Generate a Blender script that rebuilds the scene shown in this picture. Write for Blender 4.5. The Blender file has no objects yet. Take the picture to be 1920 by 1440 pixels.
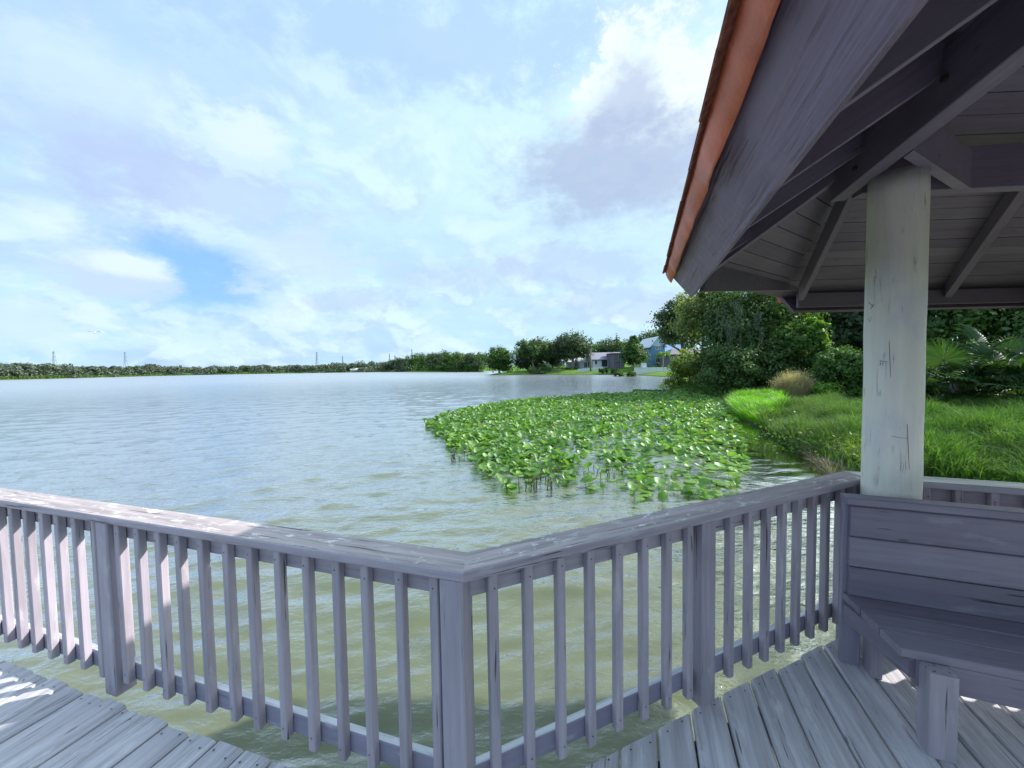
import bpy, bmesh, math, random
import numpy as np
from mathutils import Vector, Matrix, Quaternion

random.seed(7); np.random.seed(7)
sc = bpy.context.scene
COL = sc.collection
rad = math.radians

# ------------------------------------------------------------------ camera
F, CX, CY = 740.0, 960.0, 720.0            # focal length in photo pixels (1920 wide)
EYE = np.array([0.0, 0.0, 2.55])
DECK = 0.90; CAP = DECK + 0.935            # heights above the water (z = 0)
_p, _r = rad(2.55), rad(1.0)
_f = np.array([0, math.cos(_p), -math.sin(_p)]); _u = np.array([0, math.sin(_p), math.cos(_p)]); _x = np.array([1.0, 0, 0])
RV = _x*math.cos(_r) - _u*math.sin(_r); UV = _u*math.cos(_r) + _x*math.sin(_r)
cam_d = bpy.data.cameras.new('camera'); cam = bpy.data.objects.new('camera', cam_d); COL.objects.link(cam)
cam_d.sensor_fit = 'HORIZONTAL'; cam_d.sensor_width = 36; cam_d.lens = 36*F/1920
cam_d.clip_start = 0.05; cam_d.clip_end = 6000
M = Matrix.Identity(4)
for i in range(3): M[i][0], M[i][1], M[i][2], M[i][3] = RV[i], UV[i], -_f[i], EYE[i]
cam.matrix_world = M
sc.camera = cam

def ray(x, y): return RV*((x-CX)/F) + UV*((CY-y)/F) + _f
def on_z(x, y, z):
    d = ray(x, y); return EYE + d*((z-EYE[2])/d[2])
def at(x, y, Y):
    d = ray(x, y); return EYE + d*(Y/d[1])
def hit(x, y, p, n):
    d = ray(x, y); n = np.array(n); return EYE + d*(((np.array(p)-EYE)@n)/(d@n))
def azel(x, y):
    d = ray(x, y); return math.atan2(d[0], d[1]), math.atan2(d[2], math.hypot(d[0], d[1]))

# ------------------------------------------------------------------ light
SUN_AZ, SUN_EL = rad(70.5), rad(32.5)
EXPOSURE = 0.55
sc.view_settings.view_transform = 'Standard'; sc.view_settings.look = 'None'
sc.view_settings.exposure = EXPOSURE; sc.view_settings.gamma = 1; sc.view_settings.use_curve_mapping = False
S = Vector((math.sin(SUN_AZ)*math.cos(SUN_EL), math.cos(SUN_AZ)*math.cos(SUN_EL), math.sin(SUN_EL)))
sun_d = bpy.data.lights.new('sun', 'SUN'); sun_d.energy = 4.6; sun_d.angle = rad(0.6); sun_d.color = (1.0, 0.965, 0.90)
sun = bpy.data.objects.new('sun', sun_d); COL.objects.link(sun)
sun.rotation_euler = S.to_track_quat('Z', 'Y').to_euler(); sun.location = (40, 15, 40)

class NT:
    """small helper round a node tree"""
    def __init__(s, tree): s.t = tree; s.n = tree.nodes; s.l = tree.links
    def new(s, kind, **kw):
        n = s.n.new(kind)
        for k, v in kw.items():
            if hasattr(n, k): setattr(n, k, v)
        return n
    def put(s, inp, v):
        if hasattr(v, 'is_output') or isinstance(v, bpy.types.NodeSocket): s.l.new(v, inp)
        elif isinstance(v, (tuple, list)) and len(v) == 3 and inp.type == 'RGBA': inp.default_value = (*v, 1)
        else: inp.default_value = v
    def math(s, op, a, b=0.0, c=None, clamp=False):
        n = s.n.new('ShaderNodeMath'); n.operation = op; n.use_clamp = clamp
        s.put(n.inputs[0], a); s.put(n.inputs[1], b)
        if c is not None: s.put(n.inputs[2], c)
        return n.outputs[0]
    def mix(s, fac, a, b, blend='MIX'):
        n = s.n.new('ShaderNodeMix'); n.data_type = 'RGBA'; n.blend_type = blend
        s.put(n.inputs[0], fac); s.put(n.inputs[6], a); s.put(n.inputs[7], b); return n.outputs[2]
    def noise(s, vec, scale, detail=4, rough=0.55, dist=0.0, dims='3D', lac=2.0):
        n = s.n.new('ShaderNodeTexNoise'); n.noise_dimensions = dims
        if vec is not None: s.l.new(vec, n.inputs['Vector'])
        n.inputs['Scale'].default_value = scale; n.inputs['Detail'].default_value = detail
        n.inputs['Roughness'].default_value = rough; n.inputs['Distortion'].default_value = dist; n.inputs['Lacunarity'].default_value = lac
        return n.outputs['Fac']
    def step(s, v, lo, hi):
        n = s.n.new('ShaderNodeMapRange'); n.interpolation_type = 'SMOOTHSTEP'
        s.put(n.inputs['Value'], v); n.inputs['From Min'].default_value = lo; n.inputs['From Max'].default_value = hi
        return n.outputs['Result']
    def ramp(s, v, stops):
        n = s.n.new('ShaderNodeValToRGB'); s.put(n.inputs[0], v); e = n.color_ramp.elements
        while len(e) < len(stops): e.new(0.5)
        for i, (p, c) in enumerate(stops): e[i].position = p; e[i].color = (*c, 1)
        return n.outputs[0]
    def vmath(s, op, a, b=None):
        n = s.n.new('ShaderNodeVectorMath'); n.operation = op; s.put(n.inputs[0], a)
        if b is not None: s.put(n.inputs[1], b)
        return n.outputs[0]

# ------------------------------------------------------------------ sky: Nishita seen through broken cloud
world = bpy.data.worlds.new('World'); sc.world = world; world.use_nodes = True
W = NT(world.node_tree); W.n.clear()
out = W.new('ShaderNodeOutputWorld'); bg = W.new('ShaderNodeBackground'); W.l.new(bg.outputs[0], out.inputs[0])
bg.inputs['Strength'].default_value = 0.1
sky = W.new('ShaderNodeTexSky'); sky.sky_type = 'NISHITA'; sky.sun_disc = False
sky.sun_elevation = SUN_EL; sky.sun_rotation = SUN_AZ; sky.air_density = 1.2; sky.dust_density = 1.0; sky.ozone_density = 1.5
tc = W.new('ShaderNodeTexCoord'); sep = W.new('ShaderNodeSeparateXYZ'); W.l.new(tc.outputs['Generated'], sep.inputs[0])
dx, dy, dz = sep.outputs
K = 10.0/2**EXPOSURE*1.12                       # display value -> colour fed to a background of strength 0.1
def kc(r, g, b): return (r*K, g*K, b*K)
az = W.math('ARCTAN2', dx, dy); el = W.math('ARCSINE', W.math('MAXIMUM', dz, -1.0))
# cloud layer coordinates: a flat deck overhead, squeezed towards the horizon
h = W.math('ADD', W.math('MAXIMUM', dz, 0.0), 0.16)
cmb = W.new('ShaderNodeCombineXYZ'); W.put(cmb.inputs[0], W.math('DIVIDE', dx, h)); W.put(cmb.inputs[1], W.math('DIVIDE', dy, h)); W.put(cmb.inputs[2], W.math('MULTIPLY', dz, 1.5))
cv = cmb.outputs[0]
cmb2 = W.new('ShaderNodeCombineXYZ'); W.put(cmb2.inputs[0], az); W.put(cmb2.inputs[1], W.math('MULTIPLY', el, 1.7)); cv2 = cmb2.outputs[0]
big = W.noise(cv, 0.9, 6, 0.55, 0.3); mid = W.noise(cv, 2.1, 8, 0.62, 0.25)
puff = W.noise(cv2, 4.2, 10, 0.66, 0.25); fine = W.noise(cv2, 13.0, 8, 0.66, 0.2)
warp = W.math('MULTIPLY', W.math('SUBTRACT', W.math('ADD', W.math('MULTIPLY', puff, 0.55), W.math('MULTIPLY', fine, 0.45)), 0.5), 6.0)
def blob(px, py, rx, ry, soft=1.0, edge=1.0):
    a0, e0 = azel(px, py); a1, _ = azel(px+rx, py); a2, _ = azel(px-rx, py); _, e1 = azel(px, py-ry); _, e2 = azel(px, py+ry)
    u = W.math('DIVIDE', W.math('SUBTRACT', az, a0), (a1-a2)/2); v = W.math('DIVIDE', W.math('SUBTRACT', el, e0), (e1-e2)/2)
    q = W.math('SQRT', W.math('ADD', W.math('MULTIPLY', u, u), W.math('MULTIPLY', v, v)))
    q = W.math('ADD', q, W.math('MULTIPLY', warp, edge))
    return W.step(q, 1.0+soft*0.5, 1.0-soft*0.5)
base = W.mix(W.step(big, 0.35, 0.68), kc(0.46, 0.67, 0.96), kc(0.59, 0.84, 1.0))
base = W.mix(W.math('MULTIPLY', W.step(mid, 0.44, 0.76), 0.4), base, kc(0.68, 0.88, 1.0))
base = W.mix(W.math('MULTIPLY', W.step(W.noise(cv, 1.5, 6, 0.55, 0.2), 0.52, 0.74), 0.35), base, kc(0.50, 0.63, 0.89))
# brighter, whiter towards the sun, bluer away from it
sd = W.new('ShaderNodeVectorMath', operation='DOT_PRODUCT'); W.l.new(tc.outputs['Generated'], sd.inputs[0]); sd.inputs[1].default_value = tuple(S)
glow = W.step(sd.outputs['Value'], -0.25, 0.95)
base = W.mix(W.math('MULTIPLY', glow, 0.55), base, kc(0.70, 0.93, 1.0))
low = W.step(el, 0.30, 0.02)
base = W.mix(W.math('MULTIPLY', low, 0.45), base, kc(0.52, 0.78, 0.98))
nish = W.mix(1.0, sky.outputs[0], (0.95, 1.2, 1.75), 'MULTIPLY')
def over(m, col, amt=1.0):
    global base
    base = W.mix(W.math('MULTIPLY', m, amt), base, col)
# relief of the billows: where the cloud thins towards the light it is white, where it thickens lavender
def shift(v, d): return W.vmath('ADD', v, d)
ra = W.noise(cv2, 3.6, 9, 0.58, 0.35); rb = W.noise(shift(cv2, (0.045, 0.075, 0.0)), 3.6, 9, 0.58, 0.35)
rel = W.math('ADD', 0.5, W.math('MULTIPLY', W.math('SUBTRACT', ra, rb), 4.2)); rm = W.math('MULTIPLY', W.step(ra, 0.44, 0.60), W.step(el, 0.95, 0.35))
bil = W.mix(W.step(rel, 0.25, 0.85), kc(0.46, 0.59, 0.86), kc(0.77, 0.92, 1.0)); base = W.mix(W.math('MULTIPLY', rm, 0.5), base, bil)
r2 = W.noise(cv2, 8.5, 8, 0.6, 0.3); r3 = W.noise(shift(cv2, (0.018, 0.034, 0.0)), 8.5, 8, 0.6, 0.3)
rl2 = W.math('ADD', 0.5, W.math('MULTIPLY', W.math('SUBTRACT', r2, r3), 4.5)); rm2 = W.math('MULTIPLY', W.step(r2, 0.47, 0.58), W.step(el, 0.40, 0.12))
base = W.mix(W.math('MULTIPLY', rm2, 0.5), base, W.mix(W.step(rl2, 0.2, 0.85), kc(0.47, 0.62, 0.88), kc(0.76, 0.92, 1.0)))
lav, whi, pal = kc(0.47, 0.57, 0.81), kc(0.84, 0.94, 1.0), kc(0.66, 0.83, 0.98)
over(blob(860, 90, 520, 90, 1.2), kc(0.43, 0.61, 0.94), 0.7)
over(blob(150, 210, 290, 130, 1.5), kc(0.49, 0.61, 0.89), 0.5); over(blob(120, 130, 260, 70, 1.3), pal, 0.6)
over(blob(370, 345, 190, 75, 1.2), kc(0.49, 0.59, 0.86), 0.75); over(blob(450, 265, 130, 55, 0.8), pal, 0.9); over(blob(460, 245, 70, 34, 1.1), whi, 0.4)
over(blob(440, 375, 90, 40, 0.9), kc(0.58, 0.74, 0.95), 0.6)
# the hole of open blue and the small cumulus standing in front of it
hole = blob(380, 510, 150, 62, 1.0, 0.45); base = W.mix(W.math('MULTIPLY', hole, 0.72), base, W.mix(0.6, nish, kc(0.17, 0.46, 0.97)))
over(blob(215, 515, 118, 48, 0.6, 0.5), kc(0.58, 0.72, 0.94), 1.0); over(blob(235, 496, 96, 24, 0.9, 0.5), kc(0.78, 0.91, 1.0), 0.85)
over(blob(105, 410, 45, 28, 1.1), whi, 0.4); over(blob(60, 600, 110, 45, 0.7), pal, 0.7); over(blob(180, 600, 60, 30, 0.6), whi, 0.35)
over(blob(560, 490, 110, 55, 0.8), kc(0.62, 0.76, 0.95), 0.7); over(blob(545, 585, 40, 45, 0.8), whi, 0.4)
over(blob(670, 565, 90, 22, 0.9), lav, 0.5); over(blob(880, 520, 120, 25, 1.0), kc(0.56, 0.68, 0.92), 0.4)
# big lavender cloud with its lit rim by the eave
over(blob(1230, 210, 150, 160, 0.7, 0.8), kc(0.90, 0.99, 1.0), 0.9); over(blob(1150, 150, 55, 55, 0.5), kc(0.90, 0.98, 1.0), 0.8)
over(blob(1170, 320, 215, 95, 1.0, 0.55), kc(0.42, 0.51, 0.72), 0.85); over(blob(1180, 205, 66, 85, 0.9, 0.5), kc(0.44, 0.53, 0.74), 0.7)
over(blob(1060, 500, 130, 35, 0.9), lav, 0.45); over(blob(1150, 575, 150, 30, 1.0), lav, 0.4)
# thin bright cloud round the sun
aur = W.math('POWER', W.step(sd.outputs['Value'], 0.79, 1.0), 1.6)
add = W.mix(1.0, base, W.mix(aur, (0, 0, 0), kc(2.6, 2.6, 2.5)), 'ADD')
W.l.new(W.mix(1.0, add, (0.97, 0.995, 1.0), 'MULTIPLY'), bg.inputs['Color'])

sc.render.engine = 'CYCLES'
sc.cycles.use_denoising = True
try: sc.cycles.denoiser = 'OPENIMAGEDENOISE'; sc.cycles.denoising_input_passes = 'RGB_ALBEDO_NORMAL'
except Exception: pass
sc.cycles.max_bounces = 7; sc.cycles.diffuse_bounces = 4; sc.cycles.glossy_bounces = 3; sc.cycles.transmission_bounces = 4; sc.cycles.transparent_max_bounces = 4
sc.cycles.sample_clamp_indirect = 6; sc.cycles.caustics_reflective = False; sc.cycles.caustics_refractive = False

# ------------------------------------------------------------------ object helpers
WM = {}
def tag(o, label=None, cat=None, group=None, kind=None):
    if label: o['label'] = label
    if cat: o['category'] = cat
    if group: o['group'] = group
    if kind: o['kind'] = kind
    return o
def link(o, parent=None, mw=None):
    COL.objects.link(o)
    mw = mw if mw is not None else Matrix.Identity(4)
    WM[o.name] = mw
    if parent is not None:
        o.parent = parent; o.matrix_basis = WM[parent.name].inverted() @ mw
    else: o.matrix_basis = mw
    return o
def thing(name, loc, label, cat, group=None, kind=None):
    o = bpy.data.objects.new(name, None); o.empty_display_size = 0.2
    link(o, None, Matrix.Translation(Vector([float(v) for v in loc]))); return tag(o, label, cat, group, kind)
def np_mesh(name, V, faces, mat, smooth=False):
    """V (n,3); faces (m,k) constant polygon size"""
    V = np.asarray(V, np.float32); faces = np.asarray(faces, np.int32); m, k = faces.shape
    me = bpy.data.meshes.new(name); me.vertices.add(len(V)); me.vertices.foreach_set('co', V.ravel())
    me.loops.add(m*k); me.loops.foreach_set('vertex_index', faces.ravel())
    me.polygons.add(m); me.polygons.foreach_set('loop_start', np.arange(0, m*k, k, dtype=np.int32)); me.polygons.foreach_set('loop_total', np.full(m, k, np.int32))
    if smooth: me.polygons.foreach_set('use_smooth', np.ones(m, bool))
    me.update(calc_edges=True); me.validate()
    if mat: me.materials.append(mat)
    return me
def py_obj(name, V, Fs, mat, parent=None, mw=None, smooth=False, fix=True):
    me = bpy.data.meshes.new(name); me.from_pydata([tuple(float(c) for c in v) for v in V], [], Fs)
    if fix:
        bm = bmesh.new(); bm.from_mesh(me); bmesh.ops.recalc_face_normals(bm, faces=bm.faces); bm.to_mesh(me); bm.free()
    if smooth:
        for p in me.polygons: p.use_smooth = True
    if mat: me.materials.append(mat)
    return link(bpy.data.objects.new(name, me), parent, mw)
def board(name, p0, p1, yv, wy, hz, mat, parent, y0=0.0, z0=0.0, cut0=0.0, cut1=0.0, ch=0.004, up=None, jitter=0.0):
    """timber from p0 to p1; local x along it, y along yv (y0..y0+wy), z up (z0..z0+hz); cut0/cut1 skew the ends (dx per metre of y)"""
    p0, p1 = Vector([float(c) for c in p0]), Vector([float(c) for c in p1]); ex = (p1-p0); L = ex.length; ex.normalize()
    ey = Vector([float(c) for c in yv]); ey = (ey - ex*ey.dot(ex)).normalized(); ez = ex.cross(ey)
    want = Vector(up) if up is not None else Vector((0, 0, 1))
    if ez.dot(want) < 0:
        p0, p1 = p1, p0; ex = -ex; ez = ex.cross(ey); cut0, cut1 = -cut1, -cut0
    c = min(ch, wy*0.3, hz*0.3); ya, yb, za, zb = y0, y0+wy, z0, z0+hz
    prof = [(ya+c, za), (yb-c, za), (yb, za+c), (yb, zb-c), (yb-c, zb), (ya+c, zb), (ya, zb-c), (ya, za+c)]
    V = []; n = 8
    for base_x, cut in ((0, cut0), (L, cut1)):
        for y, z in prof: V.append((base_x+cut*y, y, z))
    Fs = [[i, (i+1) % n, n+(i+1) % n, n+i] for i in range(n)] + [list(range(n))[::-1], list(range(n, 2*n))]
    mw = Matrix(((ex.x, ey.x, ez.x, p0.x), (ex.y, ey.y, ez.y, p0.y), (ex.z, ey.z, ez.z, p0.z), (0, 0, 0, 1)))
    return py_obj(name, V, Fs, mat, parent, mw)
def prism(name, pts, off, mat, parent=None, mw=None):
    """polygon pts extruded by vector off"""
    n = len(pts); pts = [np.array(p, float) for p in pts]; off = np.array(off, float)
    V = pts + [p+off for p in pts]
    Fs = [list(range(n))[::-1], list(range(n, 2*n))] + [[i, (i+1) % n, n+(i+1) % n, n+i] for i in range(n)]
    o = np.mean(V, axis=0)
    return py_obj(name, [v-o for v in V], Fs, mat, parent, Matrix.Translation(Vector(o)) if mw is None else mw)
def tube_geo(path, radii, n=7):
    V, Fs = [], []; path = [Vector([float(c) for c in p]) for p in path]
    for i, p in enumerate(path):
        d = (path[min(i+1, len(path)-1)] - path[max(i-1, 0)]).normalized()
        a = d.cross(Vector((0.31, 0.95, 0.05))).normalized(); b = d.cross(a)
        for k in range(n):
            t = 2*math.pi*k/n; V.append(tuple(p + (a*math.cos(t) + b*math.sin(t))*radii[i]))
    for i in range(len(path)-1):
        for k in range(n): Fs.append([i*n+k, i*n+(k+1) % n, (i+1)*n+(k+1) % n, (i+1)*n+k])
    Fs.append(list(range(n))[::-1]); Fs.append([len(path)*n-n+k for k in range(n)])
    return V, Fs
def join(parts):
    V, Fs = [], []
    for v, f in parts:
        o = len(V); V += list(v); Fs += [[i+o for i in q] for q in f]
    return V, Fs
def boxgeo(x0, x1, y0, y1, z0, z1):
    V = [(x, y, z) for z in (z0, z1) for x, y in ((x0, y0), (x1, y0), (x1, y1), (x0, y1))]
    return V, [[3, 2, 1, 0], [4, 5, 6, 7], [0, 1, 5, 4], [1, 2, 6, 5], [2, 3, 7, 6], [3, 0, 4, 7]]

# ------------------------------------------------------------------ materials
def new_mat(name):
    m = bpy.data.materials.new(name); m.use_nodes = True; t = NT(m.node_tree); b = t.n['Principled BSDF']; return m, t, b
def plain(name, col, rough=0.6, var=0.15, scale=3.0, bump=0.0, bscale=40.0, spec=0.4):
    m, t, b = new_mat(name); c = t.new('ShaderNodeTexCoord').outputs['Object']
    n = t.noise(c, scale, 5, 0.6)
    lo = tuple(v*(1-var) for v in col); hi = tuple(min(1, v*(1+var)) for v in col)
    t.put(b.inputs['Base Color'], t.mix(t.step(n, 0.3, 0.7), lo, hi)); b.inputs['Roughness'].default_value = rough; b.inputs['Specular IOR Level'].default_value = spec
    if bump:
        bn = t.new('ShaderNodeBump'); bn.inputs['Strength'].default_value = bump; bn.inputs['Distance'].default_value = 0.01
        t.put(bn.inputs['Height'], t.noise(c, bscale, 4)); t.put(b.inputs['Normal'], bn.outputs[0])
    return m
def wood(name, col, worn, dark, grain=0.5, wear=0.35, crack=0.5, bump=0.5, rough=0.6, top=None, spots=None, relief=0.0, spec=0.35):
    """painted timber: grain and cracks run along each piece's own x axis; wear is bare wood showing through the paint"""
    m, t, b = new_mat(name)
    oc = t.new('ShaderNodeTexCoord').outputs['Object']; oi = t.new('ShaderNodeObjectInfo').outputs['Random']
    off = t.new('ShaderNodeCombineXYZ'); t.put(off.inputs[0], t.math('MULTIPLY', oi, 71.3)); t.put(off.inputs[1], t.math('MULTIPLY', oi, 37.7)); t.put(off.inputs[2], t.math('MULTIPLY', oi, 13.9))
    v = t.vmath('ADD', oc, off.outputs[0])
    vg = t.vmath('MULTIPLY', v, (1.6, 30.0, 30.0)); vc = t.vmath('MULTIPLY', v, (2.6, 75.0, 75.0)); vw = t.vmath('MULTIPLY', v, (3.5, 14.0, 14.0))
    g = t.noise(vg, 1.0, 6, 0.6, 0.6); cr = t.noise(vc, 1.0, 3, 0.5, 0.2); w = t.noise(vw, 1.0, 6, 0.65); blot = t.noise(v, 2.2, 4, 0.6)
    c = t.mix(t.step(g, 0.25, 0.75), tuple(x*(1-0.35*grain) for x in col), tuple(min(1, x*(1+0.25*grain)) for x in col))
    c = t.mix(t.math('MULTIPLY', t.step(blot, 0.35, 0.75), 0.5), c, tuple(x*0.68 for x in col))
    pb = t.new('ShaderNodeBrightContrast'); t.put(pb.inputs[0], c); t.put(pb.inputs[1], t.math('MULTIPLY', t.math('SUBTRACT', oi, 0.5), 0.05)); c = pb.outputs[0]
    c = t.mix(t.math('MULTIPLY', t.step(w, 0.62-0.12*wear, 0.72-0.1*wear), min(1, wear*1.6)), c, worn)
    cm = t.math('MULTIPLY', t.step(cr, 0.70-0.06*crack, 0.76-0.06*crack), t.step(blot, 0.40, 0.55))
    c = t.mix(t.math('MULTIPLY', cm, 0.9), c, dark)
    kn = t.new('ShaderNodeTexVoronoi'); kn.feature = 'DISTANCE_TO_EDGE' if False else 'F1'; t.l.new(t.vmath('MULTIPLY', v, (2.0, 7.0, 7.0)), kn.inputs['Vector']); kn.inputs['Scale'].default_value = 1.0
    kmask = t.step(kn.outputs['Distance'], 0.06, 0.03); c = t.mix(t.math('MULTIPLY', kmask, 0.15 if relief else 0.6), c, dark)
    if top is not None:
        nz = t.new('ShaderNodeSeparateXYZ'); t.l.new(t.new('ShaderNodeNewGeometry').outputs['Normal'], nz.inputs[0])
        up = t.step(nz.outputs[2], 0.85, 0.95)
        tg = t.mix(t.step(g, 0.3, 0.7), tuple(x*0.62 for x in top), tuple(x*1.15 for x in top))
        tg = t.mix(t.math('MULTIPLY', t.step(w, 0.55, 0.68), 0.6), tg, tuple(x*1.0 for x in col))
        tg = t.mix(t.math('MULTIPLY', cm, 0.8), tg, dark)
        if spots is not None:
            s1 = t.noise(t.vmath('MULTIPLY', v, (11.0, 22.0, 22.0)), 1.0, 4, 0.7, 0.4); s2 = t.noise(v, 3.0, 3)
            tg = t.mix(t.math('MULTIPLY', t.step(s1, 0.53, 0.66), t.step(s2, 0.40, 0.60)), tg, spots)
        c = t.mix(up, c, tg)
    t.put(b.inputs['Base Color'], c); b.inputs['Roughness'].default_value = rough; b.inputs['Specular IOR Level'].default_value = spec
    hgt = t.math('SUBTRACT', t.math('MULTIPLY', g, 0.6), t.math('MULTIPLY', cm, 1.2))
    if relief:
        wv = t.new('ShaderNodeTexWave'); wv.wave_type = 'BANDS'; wv.bands_direction = 'Z'
        t.l.new(t.vmath('MULTIPLY', v, (1.1, 16.0, 16.0)), wv.inputs['Vector']); wv.inputs['Scale'].default_value = 1.5; wv.inputs['Distortion'].default_value = 7.0; wv.inputs['Detail'].default_value = 3; wv.inputs['Detail Scale'].default_value = 0.8
        hgt = t.math('ADD', hgt, t.math('MULTIPLY', t.math('MULTIPLY', wv.outputs['Fac'], t.step(blot, 0.35, 0.6)), relief))
    bn = t.new('ShaderNodeBump'); bn.inputs['Strength'].default_value = bump; bn.inputs['Distance'].default_value = 0.004
    t.put(bn.inputs['Height'], hgt); t.put(b.inputs['Normal'], bn.outputs[0])
    return m
def leafmat(name, a, bcol, trans=0.35, sc_=0.7, rough=0.55, yellow=None):
    m, t, b = new_mat(name)
    rnd = t.new('ShaderNodeNewGeometry').outputs['Random Per Island']; pos = t.new('ShaderNodeTexCoord').outputs['Object']
    n = t.noise(pos, sc_, 3, 0.6)
    c = t.mix(t.step(t.math('ADD', t.math('MULTIPLY', n, 0.6), t.math('MULTIPLY', rnd, 0.4)), 0.28, 0.72), a, bcol)
    if yellow is not None: c = t.mix(t.step(rnd, 0.975, 0.985), c, yellow)
    t.put(b.inputs['Base Color'], c); b.inputs['Roughness'].default_value = rough; b.inputs['Specular IOR Level'].default_value = 0.3
    tr = t.new('ShaderNodeBsdfTranslucent'); t.put(tr.inputs[0], t.mix(1.0, c, (1.5, 1.7, 0.6), 'MULTIPLY'))
    mx = t.new('ShaderNodeMixShader'); mx.inputs[0].default_value = trans
    t.l.new(b.outputs[0], mx.inputs[1]); t.l.new(tr.outputs[0], mx.inputs[2]); t.l.new(mx.outputs[0], t.n['Material Output'].inputs[0])
    return m

LILAC, WORN, DARK = (0.435, 0.382, 0.440), (0.56, 0.53, 0.55), (0.035, 0.03, 0.045)
M_rail = wood('lilac_grey_paint', LILAC, (0.55, 0.51, 0.53), DARK, 0.6, 0.42, 0.8, 0.6)
M_post = wood('lilac_grey_post_paint', (0.405, 0.36, 0.42), (0.52, 0.49, 0.52), DARK, 0.5, 0.3, 0.9, 0.7)
M_cap = wood('weathered_cap_paint', LILAC, WORN, DARK, 0.8, 0.3, 1.3, 0.9, top=(0.47, 0.395, 0.40), spots=(0.80, 0.78, 0.78))
M_low = wood('pale_top_rail_paint', (0.33, 0.305, 0.40), WORN, DARK, 0.4, 0.3, 0.4, 0.5, top=(0.66, 0.67, 0.70))  # upward faces paler than the sides
M_deck = wood('blue_grey_deck_paint', (0.585, 0.56, 0.605), (0.69, 0.675, 0.70), (0.10, 0.095, 0.11), 0.9, 0.5, 1.15, 0.9, rough=0.5)
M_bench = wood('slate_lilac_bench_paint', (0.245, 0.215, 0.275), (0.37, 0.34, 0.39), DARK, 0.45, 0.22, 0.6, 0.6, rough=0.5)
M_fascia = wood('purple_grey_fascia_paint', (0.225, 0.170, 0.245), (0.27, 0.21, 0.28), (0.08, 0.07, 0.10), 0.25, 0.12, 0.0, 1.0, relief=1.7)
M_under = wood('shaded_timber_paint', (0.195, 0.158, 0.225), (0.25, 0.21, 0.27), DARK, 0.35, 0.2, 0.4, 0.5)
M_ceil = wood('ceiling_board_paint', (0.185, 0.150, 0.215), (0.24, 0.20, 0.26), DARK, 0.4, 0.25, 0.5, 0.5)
M_dark = plain('wet_dark_timber', (0.07, 0.06, 0.055), 0.7, 0.4, 6)
M_terra = plain('terracotta_metal', (0.60, 0.150, 0.08), 0.5, 0.2, 5, 0.3, 60)
M_shing = plain('brown_terracotta_shingle', (0.24, 0.085, 0.055), 0.9, 0.45, 30, 0.8, 220)
M_nail = plain('rusty_nail', (0.05, 0.035, 0.03), 0.6)

# round column paint: pale, cracked along its height
m, t, b = new_mat('pale_column_paint'); M_col = m
oc = t.new('ShaderNodeTexCoord').outputs['Object']
vg = t.vmath('MULTIPLY', oc, (22.0, 22.0, 1.5)); vcr = t.vmath('MULTIPLY', oc, (46.0, 46.0, 4.5))
g = t.noise(vg, 1.0, 6, 0.62, 0.5); cr = t.noise(vcr, 1.0, 4, 0.6, 0.6); bl = t.noise(t.vmath('MULTIPLY', oc, (1.6, 1.6, 0.9)), 2.0, 4, 0.6)
c = t.mix(t.step(g, 0.3, 0.75), (0.79, 0.755, 0.67), (0.88, 0.85, 0.76))
c = t.mix(t.math('MULTIPLY', t.step(bl, 0.48, 0.66), 0.38), c, (0.56, 0.56, 0.72))
c = t.mix(t.math('MULTIPLY', t.step(g, 0.62, 0.74), 0.5), c, (0.47, 0.47, 0.45))
crm = t.math('MULTIPLY', t.step(cr, 0.58, 0.70), t.step(t.noise(oc, 5.0, 3), 0.44, 0.62)); c = t.mix(t.math('MULTIPLY', crm, 0.62), c, (0.14, 0.13, 0.13))
t.put(b.inputs['Base Color'], c); b.inputs['Roughness'].default_value = 0.55
bn = t.new('ShaderNodeBump'); bn.inputs['Strength'].default_value = 0.7; bn.inputs['Distance'].default_value = 0.005
t.put(bn.inputs['Height'], t.math('SUBTRACT', g, t.math('MULTIPLY', crm, 1.0))); t.put(b.inputs['Normal'], bn.outputs[0])

# lake water: murky olive body under a rippled surface
m, t, b = new_mat('lake_water'); M_water = m
pos = t.new('ShaderNodeNewGeometry').outputs['Position']
n1 = t.noise(t.vmath('MULTIPLY', pos, (0.9, 1.9, 1.0)), 1.5, 5, 0.55, 0.4); n2 = t.noise(t.vmath('MULTIPLY', pos, (1.0, 1.6, 1.0)), 6.0, 4, 0.55, 0.2)
n3 = t.noise(t.vmath('MULTIPLY', pos, (0.25, 0.6, 1.0)), 1.0, 4, 0.6, 0.3); n4 = t.noise(pos, 0.12, 3)
hh = t.math('ADD', t.math('ADD', t.math('MULTIPLY', n1, 0.075), t.math('MULTIPLY', n2, 0.034)), t.math('MULTIPLY', n3, 0.07))
bn = t.new('ShaderNodeBump'); att0 = t.new('ShaderNodeAttribute', attribute_name='tree_reflection'); t.put(bn.inputs['Strength'], t.math('SUBTRACT', 0.75, t.math('MULTIPLY', att0.outputs['Fac'], 0.60))); bn.inputs['Distance'].default_value = 1.0
t.put(bn.inputs['Height'], hh)
body = t.new('ShaderNodeBsdfDiffuse'); att = t.new('ShaderNodeAttribute', attribute_name='tree_reflection'); t.put(body.inputs[0], t.mix(att.outputs['Fac'], t.mix(t.step(n4, 0.35, 0.65), (0.132, 0.150, 0.092), (0.158, 0.172, 0.106)), (0.045, 0.040, 0.022)))  # body colour darkened by the bank to stand in for the trees' reflection
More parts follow.
